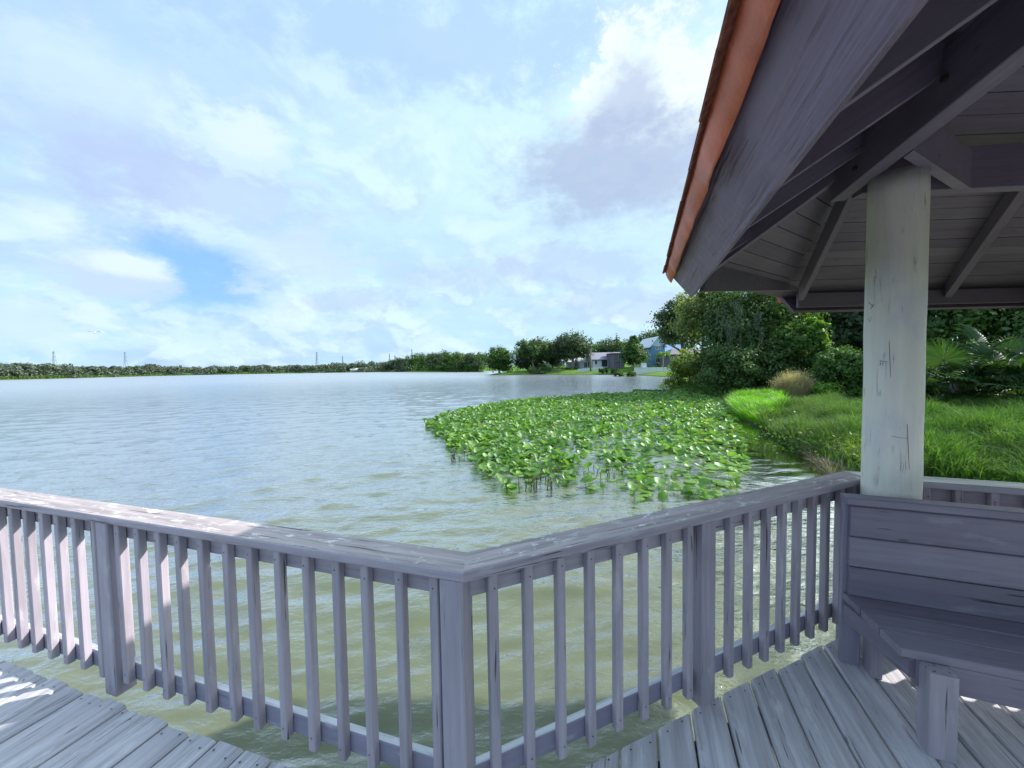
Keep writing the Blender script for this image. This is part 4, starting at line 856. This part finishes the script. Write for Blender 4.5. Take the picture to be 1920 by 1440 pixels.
# ---- power line towers beyond the wood
M_steel = plain('galvanised_steel', (0.20, 0.23, 0.29), 0.6, 0.1)
def tower(label, x, yt, Yd, wpx):
    q = at(x, 690, Yd); H_ = hz(x, yt, Yd); w_ = wpx*Yd/F/2; parts = []; r = 0.16*Yd/700
    def bar(a, b_): parts.append(tube_geo([a, b_], [r, r], 4))
    lv = [0, 0.35, 0.62, 0.82, 1.0]; ww = [w_, w_*0.62, w_*0.36, w_*0.26, w_*0.14]
    for i in range(4):
        for s in (-1, 1):
            for e in (-1, 1): bar((s*ww[i], e*ww[i], H_*lv[i]), (s*ww[i+1], e*ww[i+1], H_*lv[i+1]))
            bar((s*ww[i], -ww[i], H_*lv[i]), (-s*ww[i+1], -ww[i+1], H_*lv[i+1])); bar((-ww[i], s*ww[i], H_*lv[i]), (-ww[i+1], -s*ww[i+1], H_*lv[i+1]))
    t = thing('transmission_tower', (q[0], Yd, 0), label, 'pylon', 'power line towers on the horizon'); Vt, Ft = join(parts); tag(py_obj('lattice', Vt, Ft, M_steel, t, WM[t.name].copy(), fix=False), kind='stuff')
    arms = join([tube_geo([(-w_*s_, 0, H_*z), (w_*s_, 0, H_*z)], [r*1.2, r*1.2], 4) for z, s_ in ((0.64, 0.95), (0.80, 0.75), (0.96, 0.5))]); tag(py_obj('crossarms', *arms, M_steel, t, WM[t.name].copy(), fix=False), kind='stuff')
for i, (x, yt, wpx) in enumerate(((102.5, 658.5, 9), (236, 660, 7.5), (595, 660, 7), (643, 668, 4), (731, 663, 4), (741, 666, 3.5), (773, 655, 4.5), (788, 661, 3.5))):
    tower('slim lattice pylon on the horizon, ' + ['widest one near the left edge', 'second from the left edge', 'standing alone left of the wooded point', 'short faint one right of the lone pylon', 'left of a close pair', 'right of a close pair', 'tallest over the wooded point', 'shortest over the wooded point'][i], x, yt, 520 if i < 3 else 760, wpx)
# ---- white bird over the lake
q = at(179, 623.5, 42); t = thing('white_bird', q, 'white bird gliding low over the far left shore', 'bird')
Vb, Fb = [], []
for i, (x, r1, r2, z) in enumerate(((-0.30, .01, .01, 0), (-0.22, .05, .045, 0), (-0.08, .085, .075, 0), (0.10, .075, .07, .01), (0.22, .045, .05, .03), (0.30, .04, .045, .04), (0.38, .012, .012, .03))):
    for k in range(8): a = 2*math.pi*k/8; Vb.append((math.cos(a)*r1, x, z+math.sin(a)*r2))
for i in range(6):
    for k in range(8): Fb.append([i*8+k, i*8+(k+1) % 8, (i+1)*8+(k+1) % 8, (i+1)*8+k])
for s in (-1, 1):
    o = len(Vb); 
    for (u, z, c) in ((0.05, 0.03, 0.24), (0.26, 0.15, 0.23), (0.46, 0.13, 0.17), (0.66, 0.03, 0.04)):
        Vb += [(s*u, 0.12+(0.06 if u > .1 else 0), z), (s*u, 0.12-c, z-0.015), (s*u, 0.02, z-0.03)]
    for j in range(3): 
        for e in range(3): Fb.append([o+j*3+e, o+j*3+(e+1) % 3, o+(j+1)*3+(e+1) % 3, o+(j+1)*3+e])
py_obj('body', Vb, Fb, plain('white_feathers', (0.85, 0.86, 0.88), 0.8, 0.03), t, WM[t.name] @ Matrix.Rotation(0.5, 4, 'Z'), True)

# ================================================================== PALMS
def feather_frond(L, rng, w=0.33, n=24):
    V, Fs = [], []; P = [Vector((0, L*u*(1-0.25*u*u), L*(0.55*u-0.95*u*u))) for u in np.linspace(0, 1, 9)]
    g = tube_geo(P, [0.03*(1-0.8*i/8) for i in range(9)], 5); V, Fs = list(g[0]), list(g[1])
    for k in range(n):
        u = 0.12+0.88*k/n; i = min(7, int(u*8)); p = P[i].lerp(P[i+1], u*8-i); ll = w*math.sin(math.pi*min(1, u*0.9+0.1))*L*0.55+0.1
        for s in (-1, 1):
            o = len(V); tip = p+Vector((s*ll*0.75, ll*0.45, -ll*0.45)); V += [tuple(p), tuple(p+Vector((s*ll*.35, ll*.15+.05, .02))), tuple(tip), tuple(p+Vector((s*ll*.35, ll*.15-.05, -.03)))]; Fs.append([o, o+1, o+2, o+3])
    return V, Fs
def palm(label, x, Yd, ytop, ybase_h, fr_len, nfr, seed, mat, trunk_r=0.14, name='palm_tree'):
    rng = np.random.RandomState(seed); q = spot(x, Yd); b_ = max(q[2], 0.2); Ht = hz(x, ytop, Yd)-b_
    t = thing(name, (q[0], Yd, b_), label, 'palm'); Vt, Ft = tube_geo([(0, 0, -0.3), (0.05, 0, Ht*0.5), (0, 0, Ht)], [trunk_r*1.25, trunk_r, trunk_r*0.9], 9); py_obj('trunk', Vt, Ft, M_bark2, t, WM[t.name].copy(), True)
    f = py_obj('frond', *feather_frond(fr_len, rng), mat, t, WM[t.name] @ Matrix.Translation((0, 0, Ht)), fix=False); me = f.data
    for k in range(1, nfr):
        mw = WM[t.name] @ Matrix.Translation((0, 0, Ht)) @ Matrix.Rotation(k*2.4, 4, 'Z') @ Matrix.Rotation(rng.uniform(-0.25, 0.55), 4, 'X') @ Matrix.Scale(rng.uniform(.85, 1.1), 4)
        link(bpy.data.objects.new('frond', me), t, mw)
    return t
palm('small bright feather palm in front of the blue house', 1243, 94, 664, 0, 2.6, 16, 5, L_lime)
palm('tall palm with long bare pale trunk on the lawn', 1107.5, 112, 652, 0, 2.2, 13, 6, L_oak, 0.2)

def fan_frond(rng, R=0.95, n=30, pet=1.1):
    """palmetto leaf: a petiole carrying a pleated fan of narrow blades with drooping tips"""
    g = tube_geo([(0, 0, 0), (0, pet*0.5, 0.03), (0, pet, 0)], [0.016, 0.012, 0.009], 5); V, Fs = list(g[0]), list(g[1]); c0 = Vector((0, pet, 0))
    for k in range(n):
        a = (k/(n-1)-0.5)*4.7; da = 4.7/(n-1)*0.5; L = R*(1-0.22*abs(a)/2.35)*rng.uniform(0.92, 1.06); up = 0.10*abs(a)
        def pp(r, ang, z): return tuple(c0+Vector((math.sin(ang)*r, math.cos(ang)*r, z)))
        o = len(V); dr = rng.uniform(0.10, 0.30)*R
        V += [pp(0.02, a, 0), pp(L*0.55, a-da, up*.4-0.01), pp(L*0.55, a, up*.4+0.025), pp(L*0.55, a+da, up*.4-0.01), pp(L*0.85, a-da*0.35, up*.4-dr*0.35), pp(L*0.85, a+da*0.35, up*.4-dr*0.35), pp(L, a, up*.3-dr)]
        Fs += [[o, o+1, o+2], [o, o+2, o+3], [o+1, o+4, o+2], [o+2, o+5, o+3], [o+2, o+4, o+6], [o+2, o+6, o+5]]
    return V, Fs
rng = np.random.RandomState(21); FM = []
for i in range(4):
    V, Fs = fan_frond(rng, 0.95, 30, 1.1); me = bpy.data.meshes.new('fan_frond'); me.from_pydata(V, [], Fs); me.materials.append(L_palm); FM.append(me)
def palmetto(label, x, Yd, n, h0, sc__, seed, trunk=0.5):
    rng = np.random.RandomState(seed); q = spot(x, Yd); t = thing('palmetto', q, label, 'palm', 'palmettos on the bank')
    Vt, Ft = tube_geo([(0, 0, -0.2), (0.03, 0, trunk*0.6), (0, 0.02, trunk)], [0.16, 0.14, 0.11], 9); py_obj('trunk', Vt, Ft, M_bark, t, WM[t.name].copy(), True)
    for k in range(n):
        mw = WM[t.name] @ Matrix.Translation((0, 0, trunk*rng.uniform(0.7, 1.0))) @ Matrix.Rotation(k*2.4+rng.uniform(-.3, .3), 4, 'Z') @ Matrix.Rotation(rng.uniform(-0.15, 1.15), 4, 'X') @ Matrix.Rotation(rng.uniform(-.5, .5), 4, 'Y') @ Matrix.Scale(sc__*rng.uniform(.8, 1.15), 4)
        link(bpy.data.objects.new('fan_frond', FM[k % 4]), t, mw)
palmetto('fan palm just right of the round column under the trees', 1790, 15.5, 16, 0, 1.15, 1, 1.1)
palmetto('fan palm at the right edge with broad low fans above the grass', 1915, 14.5, 15, 0, 1.2, 2, 0.8)
palmetto('low fan palm at the foot of the shade trees between the other two', 1845, 15.2, 11, 0, 0.95, 3, 0.35)
palmetto('fan palm set farther back behind the low fan palm', 1860, 18, 14, 0, 1.2, 4, 1.6)
palmetto('palm half hidden behind the round column', 1730, 17.5, 12, 0, 1.0, 5, 0.9)

# ================================================================== TREES AND SHRUBS ON THE NEAR BANK
def near(name, label, cat, x, Yd, ytop, wpx, z0f, n, size, mat, seed, **kw):
    q = spot(x, Yd); b_ = max(q[2], 0.05); h = hz(x, ytop, Yd)-b_
    return leafy(name, label, cat, (q[0], Yd, b_), wpx*Yd/F, h, h*z0f, n, size, mat, seed, **kw)
near('oak_tree', 'big dark oak rising above the blue house left of the mossy tree', 'tree', 1283, 66, 552, 98, 0.33, 11000, 0.24, L_dark, 101, nb=14, limbs=6, r=0.42, inner=0.35)
near('mossy_oak', 'tall dark green oak draped with grey moss behind the lily patch', 'tree', 1400, 33, 505, 190, 0.05, 26000, 0.135, L_oak, 102, nb=18, limbs=7, r=0.30, inner=0.30)
near('pale_tipped_tree', 'loose tree with pale yellow green tips left of the mossy oak', 'tree', 1318, 36, 546, 104, 0.50, 9000, 0.13, L_pale, 103, nb=10, limbs=5, r=0.16, inner=0.15, clump=0.28)
near('oak_tree', 'dark oak standing behind the mossy oak under the eave', 'tree', 1500, 40, 520, 170, 0.05, 13000, 0.2, L_oak, 104, nb=14, limbs=5, r=0.3, inner=0.35)
near('shade_tree', 'dark tree close behind the round column', 'tree', 1620, 34, 520, 160, 0.05, 12000, 0.19, L_dark, 105, nb=14, limbs=6, r=0.3, inner=0.35)
near('shade_tree', 'dark spreading tree over the fan palms', 'tree', 1800, 27, 480, 210, 0.12, 16000, 0.17, L_oak, 106, nb=16, limbs=6, r=0.3, inner=0.35)
near('shade_tree', 'dark tree at the right edge behind the fan palms', 'tree', 1960, 26, 480, 190, 0.05, 14000, 0.17, L_dark, 107, nb=14, limbs=6, r=0.3, inner=0.35)
near('olive_shrub', 'rounded olive green bush at the water by the white wall', 'shrub', 1294, 38.5, 660, 94, -0.08, 11000, 0.10, L_olive, 110, nb=12, limbs=4, r=0.08)
near('dark_shrub', 'dark green shrub mass under the mossy oak at the lily edge', 'shrub', 1375, 29.5, 640, 118, -0.1, 13000, 0.105, L_oak, 111, nb=13, limbs=4, r=0.1, inner=0.35)
near('dark_shrub', 'dark green shrub between the dry bush and the mossy oak', 'shrub', 1440, 29, 628, 100, -0.1, 9000, 0.10, L_oak, 112, nb=12, limbs=4, r=0.1, inner=0.35)
near('leafy_shrub', 'bright green leafy shrub under the eave tip', 'shrub', 1505, 28, 592, 92, 0.1, 9000, 0.10, L_mid, 113, nb=12, limbs=5, r=0.1)
near('leafy_shrub', 'tall lime leaved shoot above the bright leafy shrub', 'shrub', 1527, 27, 585, 46, 0.45, 3200, 0.10, L_lime, 114, nb=7, limbs=4, r=0.06, inner=0.1)
near('leafy_shrub', 'mid green shrub directly left of the round column', 'shrub', 1585, 23, 650, 92, -0.08, 9000, 0.09, L_mid, 115, nb=12, limbs=4, r=0.08)
near('leafy_shrub', 'dark low shrub behind the grass right of the round column', 'shrub', 1850, 19.5, 690, 260, -0.1, 9000, 0.10, L_dark, 116, nb=12, limbs=4, r=0.08, yscale=0.4)
near('leafy_shrub', 'yellow green low shrub beside the dry bush', 'shrub', 1548, 22, 716, 46, -0.1, 3000, 0.08, L_lime, 117, nb=7, limbs=2, r=0.04)
# hanging moss on the oak: a part of that tree
mo = [o for o in COL.objects if o.name.startswith('mossy_oak')][0]; rng = np.random.RandomState(31); parts = []
P, N = [], []
for k in range(22):
    px = rng.uniform(1345, 1432); py_ = rng.uniform(566, 615); q = at(px, py_, 28.6+rng.uniform(0, .6)); L = rng.uniform(0.6, 1.7); c = 46
    zz = rng.uniform(0, 1, c)**0.8*L; P.append(np.column_stack([q[0]+rng.normal(size=c)*0.10*(1-zz/L*0.6), q[1]+rng.normal(size=c)*0.10, q[2]-zz])); N.append(np.column_stack([rng.normal(size=c), rng.normal(size=c)-.5, rng.normal(size=c)*0.15]))
me = leaf_mesh('hanging_moss', np.vstack(P)-np.array(WM[mo.name].translation), np.vstack(N), 0.13, L_moss, 0.22, rng, droop=3.0); tag(link(bpy.data.objects.new('hanging_moss', me), mo, WM[mo.name].copy()), kind='stuff')

# ---- blades: grass, weeds, straw
def blades(name, P, h, lean, w, mat, rng, wind=(0.0, 0.0)):
    n = len(P); a = rng.uniform(0, 2*math.pi, n); cl = 0.5+0.25*np.sin(P[:, 0]*2.3+1.3*np.sin(P[:, 1]*1.1))+0.25*np.sin(P[:, 1]*3.1+1.7*np.sin(P[:, 0]*1.7)); H = h*rng.uniform(0.6, 1.3, n)*(0.62+0.85*cl); side = np.column_stack([np.cos(a), np.sin(a), np.zeros(n)])*(w*rng.uniform(.7, 1.3, n))[:, None]
    b_ = a+rng.uniform(0.8, 2.3, n); ld = np.column_stack([np.cos(b_)+wind[0], np.sin(b_)+wind[1], np.zeros(n)])*(lean*H*rng.uniform(0.3, 1.4, n))[:, None]; up = np.array([0, 0, 1.0])
    m1 = P+up*(H*0.55)[:, None]+ld*0.28; m2 = P+up*(H*0.85)[:, None]+ld*0.66; tp = P+up*(H*0.93)[:, None]+ld*1.1
    V = np.stack([P-side, P+side, m1-side*0.8, m1+side*0.8, m2-side*.5, m2+side*.5, tp], 1).reshape(-1, 3); o = (np.arange(n)*7)[:, None]
    Fc = np.concatenate([o+np.array([[0, 1, 3]]), o+np.array([[0, 3, 2]]), o+np.array([[2, 3, 5]]), o+np.array([[2, 5, 4]]), o+np.array([[4, 5, 6]])])
    return np_mesh(name, V, Fc, mat)
def scatter(poly, n, rng):
    poly = np.array(poly); lo, hi = poly.min(0), poly.max(0); res = []; tot = 0
    while tot < n:
        q = rng.uniform(lo, hi, (n*2, 2)); ins = np.zeros(len(q), bool)
        for i in range(len(poly)):
            a, b_ = poly[i], poly[(i+1) % len(poly)]; c = (a[1] > q[:, 1]) != (b_[1] > q[:, 1]); xx = (b_[0]-a[0])*(q[:, 1]-a[1])/((b_[1]-a[1]) or 1e-9)+a[0]; ins ^= c & (q[:, 0] < xx)
        res.append(q[ins]); tot += ins.sum()
    return np.vstack(res)[:n]
def gpt(x, y, z=0.45): p = on_z(x, y, z); return (p[0], p[1])
def on_ground(q): return np.column_stack([q, ground_h(q)-0.01])
rng = np.random.RandomState(41)
# tall soft grass right of the column
poly = [gpt(1560, 890), gpt(1620, 905), (6.4, 6.0), (7.5, 4.6), (12.0, 5.0), (24, 17), gpt(1925, 762), gpt(1740, 762), gpt(1600, 775), gpt(1545, 800)]
q = scatter(poly, 46000, rng); q = q[shore_sd(q) > 0.15]
tag(link(bpy.data.objects.new('grass', blades('grass', on_ground(q), 0.50, 0.9, 0.010, L_grass, rng, (-0.5, -0.3)))), 'long soft green grass covering the bank right of the column', 'grass', kind='stuff')
q2 = scatter(poly, 9000, rng); q2 = q2[shore_sd(q2) > 0.15]; q2 = q2[np.sin(q2[:, 0]*1.9+q2[:, 1])+np.sin(q2[:, 1]*1.3-q2[:, 0]*.8) > 0.3]
tag(link(bpy.data.objects.new('mixed_weeds', blades('mixed_weeds', on_ground(q2), 0.60, 0.75, 0.009, L_weed, rng))), 'olive weeds mixed in patches through the long bank grass', 'weeds', kind='stuff')
q2 = scatter(poly, 1500, rng); q2 = q2[np.sin(q2[:, 0]*1.1+2)+np.sin(q2[:, 1]*1.7) > 0.4]
tag(link(bpy.data.objects.new('dry_blades', blades('dry_blades', on_ground(q2), 0.5, 0.9, 0.007, L_straw, rng))), 'scattered dry blades through the bank grass', 'grass', kind='stuff')
# lime marsh grass by the lily patch
poly = [wz(1368, 757), wz(1384, 785), wz(1425, 800), wz(1462, 803), gpt(1475, 770, .3), gpt(1460, 748, .3), gpt(1400, 744, .3)]
q = scatter(poly, 15000, rng)
tag(link(bpy.data.objects.new('marsh_grass', blades('marsh_grass', on_ground(q), 0.50, 0.8, 0.012, L_bright, rng, (-0.3, -0.2)))), 'brilliant lime marsh grass at the water behind the lilies', 'grass', kind='stuff')
# muted weeds along the water edge
poly = [wz(1425, 803), wz(1500, 850), wz(1560, 872), wz(1606, 893), gpt(1625, 860), gpt(1625, 790), gpt(1560, 760), gpt(1480, 765)]
q = scatter(poly, 20000, rng); P = on_ground(q)
tag(link(bpy.data.objects.new('weeds', blades('weeds', P, 0.50, 0.65, 0.009, L_weed, rng))), 'muted olive weeds along the water left of the column', 'weeds', kind='stuff')
q = scatter([wz(1530, 862), wz(1606, 897), gpt(1622, 870), gpt(1615, 828), gpt(1560, 830)], 5200, rng); P = on_ground(q)+np.column_stack([np.zeros((5200, 2)), rng.uniform(0, 0.75, 5200)**1.3*0.8])
tag(link(bpy.data.objects.new('straggly_undergrowth', leaf_mesh('straggly_undergrowth', P, rng.normal(size=(5200, 3))+[0, -.2, .5], 0.035, L_olive, 0.45, rng))), 'small leaved straggly plants at the water corner left of the column', 'undergrowth', kind='stuff')
edge = [wz(1612, 893), wz(1530, 858), wz(1462, 820)]; Pe = []
for a_, b_ in zip(edge[:-1], edge[1:]):
    L_ = math.hypot(b_[0]-a_[0], b_[1]-a_[1])
    for k in range(int(L_*3.2)):
        u_ = rng.uniform(); c_ = np.array([a_[0]+(b_[0]-a_[0])*u_, a_[1]+(b_[1]-a_[1])*u_])+rng.normal(size=2)*0.35+np.array([0.12, 0.1]); rr_ = rng.uniform(0.12, 0.36); m_ = int(90*rr_/0.25)
        Pe.append(np.column_stack([c_[0]+rng.normal(size=m_)*rr_, c_[1]+rng.normal(size=m_)*rr_, np.abs(rng.normal(size=m_))*rr_*1.3+0.03]))
Pe = np.vstack(Pe); tag(link(bpy.data.objects.new('bank_undergrowth', leaf_mesh('bank_undergrowth', Pe, rng.normal(size=(len(Pe), 3))+[-.2, -.3, .6], 0.05, L_mid, 0.5, rng))), 'ragged leafy plants spilling from the bank over the waterline', 'undergrowth', kind='stuff')
q = scatter([gpt(1480, 790, .3), wz(1510, 848), gpt(1625, 880), gpt(1625, 790), gpt(1560, 765)], 700, rng); P = on_ground(q)
tall = np.repeat(P, 9, 0)+rng.normal(size=(6300, 3))*[.07, .07, 0]
tag(link(bpy.data.objects.new('tall_weeds', blades('tall_weeds', tall, 0.62, 0.5, 0.007, L_weed, rng))), 'taller sparse weed stalks standing out of the bank grass', 'weeds', kind='stuff')
q = scatter([wz(1455, 812), wz(1600, 890), gpt(1600, 880), gpt(1470, 800)], 1400, rng)
tag(link(bpy.data.objects.new('dead_stems', blades('dead_stems', on_ground(q), 0.34, 0.9, 0.006, L_straw, rng))), 'dry brown stems fringing the water below the weeds', 'stems', kind='stuff')
q = scatter([gpt(1372, 745, .3), gpt(1900, 760, .5), (28, 24), (26, 40), (16, 44)], 9000, rng)
tag(link(bpy.data.objects.new('ground_cover', leaf_mesh('ground_cover', on_ground(q)+np.column_stack([np.zeros((9000, 2)), rng.uniform(0, .5, 9000)]), rng.normal(size=(9000, 3))+[0, 0, .8], 0.12, L_mid, 0.6, rng))), 'low dark ground cover under the bank trees', 'ground cover', kind='stuff')
# dry tan bush: straw stems fanning from one root
qd = spot(1489, 23.0); t = thing('dry_bush', qd, 'dry tan feathery bush on the bank in front of the dark shrubs', 'shrub')
n = 2600; a = rng.uniform(0, 2*math.pi, n); rr = rng.uniform(0.1, 1, n)**0.6; Hh = hz(1489, 692, 23.0)-qd[2]
root = np.column_stack([np.cos(a)*rr*0.7, np.sin(a)*rr*0.5, np.zeros(n)]); tip = root*1.75+np.column_stack([rng.normal(size=n)*.15, rng.normal(size=n)*.12, Hh*(1.02-0.45*rr**2)*rng.uniform(.6, 1.05, n)])
sd_ = np.column_stack([np.sin(a), -np.cos(a), np.zeros(n)])*0.008; md = root*0.45+tip*0.55+np.array([0, 0, 0.1]); V = np.stack([root-sd_, root+sd_, md+sd_, md-sd_, tip], 1).reshape(-1, 3); o = (np.arange(n)*5)[:, None]
link(bpy.data.objects.new('stems', np_mesh('stems', V, np.concatenate([o+np.array([[0, 1, 2]]), o+np.array([[0, 2, 3]]), o+np.array([[3, 2, 4]])]), L_straw)), t, WM[t.name].copy())
pl = tip[rng.randint(0, n, 4200)]*np.array([1, 1, 1])+rng.normal(size=(4200, 3))*[.10, .10, .10]-np.array([0, 0, 1])*rng.uniform(0, .45, (4200, 1)); link(bpy.data.objects.new('plumes', leaf_mesh('plumes', pl, rng.normal(size=(4200, 3)), 0.035, L_straw, 0.35, rng)), t, WM[t.name].copy())

# ================================================================== LILY PATCH
LP = [(795, 797), (835, 780), (880, 768), (930, 758), (1000, 750), (1100, 742), (1200, 738), (1262, 736), (1335, 745), (1366, 757), (1388, 800), (1400, 845), (1402, 880), (1382, 915), (1330, 938), (1285, 948), (1240, 950), (1180, 932), (1090, 912), (1030, 926), (960, 928), (915, 900), (880, 865), (842, 848), (838, 828), (812, 812)]
lp_w = [wz(*p) for p in LP]
def lily_leaf(kind, rng):
    """heart-shaped lily leaf; kind 'float' lies flat, 'raised' is cupped and stands on its stalk"""
    n = 16; V = [(0, 0, 0)]; cup = 0.02 if kind == 'float' else rng.uniform(0.12, 0.30); fold = 0.0 if kind == 'float' else rng.uniform(0.0, 0.35)
    for k in range(n):
        a = 0.16+(2*math.pi-0.32)*k/(n-1); r = 0.5*(1.0+0.13*math.cos(a)**1 *-1+0.02*rng.normal()); x, y = math.sin(a)*r, -math.cos(a)*r*1.12
        V.append((x*(1-fold*0.3), y+0.05, cup*(x*x+y*y)*2.2+fold*abs(x)*0.7+rng.normal()*0.012))
    for k in range(n):
        x, y, z = V[k+1]; V.append((x*0.55, y*0.55, z*0.42+0.006))
    Fs = []
    for k in range(n-1): Fs += [[0, n+1+k, n+2+k], [n+1+k, 1+k, 2+k, n+2+k]]
    return V, Fs
rng = np.random.RandomState(51); FL = [lily_leaf('float', rng) for _ in range(3)]; RL = [lily_leaf('raised', rng) for _ in range(5)]
LM = []
for V, Fs in FL+RL:
    me = bpy.data.meshes.new('lily_pad'); me.from_pydata(V, [], Fs); me.materials.append(L_lily); me.polygons.foreach_set('use_smooth', [True]*len(me.polygons)); LM.append(me)
st_v, st_f = tube_geo([(0, 0, -0.45), (0.02, 0.01, -0.2), (0, 0, -0.004)], [0.006, 0.0055, 0.005], 5); STK = bpy.data.meshes.new('stalk'); STK.from_pydata(st_v, [], st_f); STK.materials.append(L_lily)
def pix(P):
    d = np.asarray(P)-EYE; w = d@_f; return np.column_stack([CX+F*(d@RV)/w, CY-F*(d@UV)/w])
q = scatter(lp_w, 21000, rng); px_ = pix(np.column_stack([q, np.zeros(len(q))]))
# thick and raised at the back and left, thin and mostly afloat towards the right and front, open water in the middle front
u = (px_[:, 0]-1000)/400; v_ = (px_[:, 1]-740)/200
dens = np.clip(1.15-0.42*np.clip(v_*1.1+u*0.35-0.05, 0, 1.5), 0.10, 1)
hole_n = np.sin(q[:, 0]*1.7+1)*np.sin(q[:, 1]*1.2+.5)+0.6*np.sin(q[:, 0]*3.9+q[:, 1]*2.7); dens = dens*np.clip(0.85+0.5*hole_n, 0.22, 1.1)
dens *= np.where((u > 0.1) & (np.sin(q[:, 0]*2.6+q[:, 1]*.9)+np.sin(q[:, 1]*2.1-q[:, 0]*.7+2) > 0.55), 0.25, 1.0)
gap = ((px_[:, 0]-1090)/110)**2+((px_[:, 1]-915)/28)**2 < 1; dens[gap] *= 0.35
keep = rng.uniform(size=len(q)) < dens; q = q[keep]; px_ = px_[keep]; u = u[keep]; v_ = v_[keep]
raised_p = np.clip(0.95-0.55*np.clip(u*0.9+v_*0.25, 0, 1.2), 0.25, 0.97); isr = rng.uniform(size=len(q)) < raised_p
order = np.argsort(np.hypot(q[:, 0], q[:, 1])); q, isr = q[order], isr[order]
n = len(q); hgt = np.where(isr, rng.uniform(0.02, 0.18, n)*np.clip(1.15-0.5*np.clip(u+v_, 0, 1.2), 0.4, 1)[order], 0.012); sz = rng.uniform(0.11, 0.27, n)*np.where(isr, 0.95, 0.9)
yaw = rng.uniform(0, 2*math.pi, n); tilt = np.where(isr, np.clip(rng.normal(0.30, 0.34, n), 0.02, 1.3), rng.uniform(0, 0.05, n)); roll_ = np.where(isr, rng.normal(0, 0.25, n), 0)
var = np.where(isr, 3+rng.randint(0, 5, n), rng.randint(0, 3, n)); NEAR_N = 300
far_v, far_f, cnt = [], [], 0
for i in range(n):
    R3 = Matrix.Rotation(yaw[i], 4, 'Z') @ Matrix.Rotation(tilt[i], 4, 'X') @ Matrix.Rotation(roll_[i], 4, 'Y')
    if i < NEAR_N:
        mw = Matrix.Translation((q[i, 0], q[i, 1], hgt[i]+0.015)) @ R3 @ Matrix.Scale(sz[i], 4)
        o = bpy.data.objects.new('lily_pad', LM[var[i]]); link(o, None, mw)
        tag(o, 'round green lily leaf ' + ('standing above' if isr[i] else 'floating flat on') + ' the water in the near lily patch', 'lily pad', 'lily leaves ' + ('raised' if isr[i] else 'afloat') + ' nearest the railing')
        if isr[i]:
            s_ = bpy.data.objects.new('stalk', STK); link(s_, o, Matrix.Translation((q[i, 0], q[i, 1], hgt[i]+0.012)))
    else:
        Vl = np.array((FL+RL)[var[i]][0])*sz[i]; Rn = np.array(R3.to_3x3()); Vl = Vl@Rn.T+np.array([q[i, 0], q[i, 1], hgt[i]+0.015]); far_v.append(Vl); far_f.append((cnt, var[i])); cnt += len(Vl)
Vf = np.vstack(far_v); Ft3 = []
tri = []
for f_ in (FL+RL)[0][1]:
    tri += [f_[:3]] if len(f_) == 3 else [[f_[0], f_[1], f_[2]], [f_[0], f_[2], f_[3]]]
tri = np.array(tri); offs = np.array([a for a, _ in far_f]); Ff = (offs[:, None, None]+tri[None]).reshape(-1, 3)
tag(link(bpy.data.objects.new('lily_leaves', np_mesh('lily_leaves', Vf, Ff, L_lily, True))), 'dense mass of green lily leaves farther out in the patch', 'lily pads', kind='stuff')
# a few bare stalks at the open front of the patch and the thin row of leaves beyond it
sv = []
for (x0, y0, x1, y1, k) in ((1010, 880, 1060, 900, 26), (840, 850, 900, 866, 22), (950, 905, 1040, 925, 20), (1090, 880, 1190, 900, 16)):
    for _ in range(k):
        p = on_z(rng.uniform(x0, x1), rng.uniform(y0, y1), 0); sv.append(tube_geo([(p[0], p[1], -0.1), (p[0]+rng.normal()*.03, p[1]+rng.normal()*.03, 0.14), (p[0]+rng.normal()*.10, p[1]+rng.normal()*.10, rng.uniform(.12, .28))], [.009, .008, .006], 4))
Vt, Ft = join(sv); tag(py_obj('bare_stalks', Vt, Ft, plain('dark_stalk', (0.06, 0.07, 0.03), 0.7), fix=False), 'thin dark bare lily stalks at the open front of the patch', 'stalks', kind='stuff')
xs_ = rng.uniform(1186, 1256, 90); P = np.array([on_z(x, 732.5+rng.normal()*0.9, 0.05) for x in xs_]); tag(link(bpy.data.objects.new('lily_strip', leaf_mesh('lily_strip', P, rng.normal(size=(90, 3))+[0, -.5, 1], 0.16, L_mid, 0.8, rng))), 'thin dark strip of lily leaves in open water past the patch', 'lily pads', kind='stuff')
# small dark dock edge by the olive bush
qd = on_z(1252, 724, 0.0); t = thing('dock', (qd[0], qd[1], 0.3), 'small dark dock edge poking out beside the olive bush', 'dock')
for k in range(4): py_obj('plank', *boxgeo(0, 3.2, k*0.3, k*0.3+0.27, 0.0, 0.05), M_dark, t, WM[t.name].copy())
for k in range(2): Vt, Ft = tube_geo([(0.15+k*1.4, 0.1, -1.4), (0.15+k*1.4, 0.1, 0.25)], [0.08, 0.08], 8); py_obj('post', Vt, Ft, M_dark, t, WM[t.name].copy(), True)
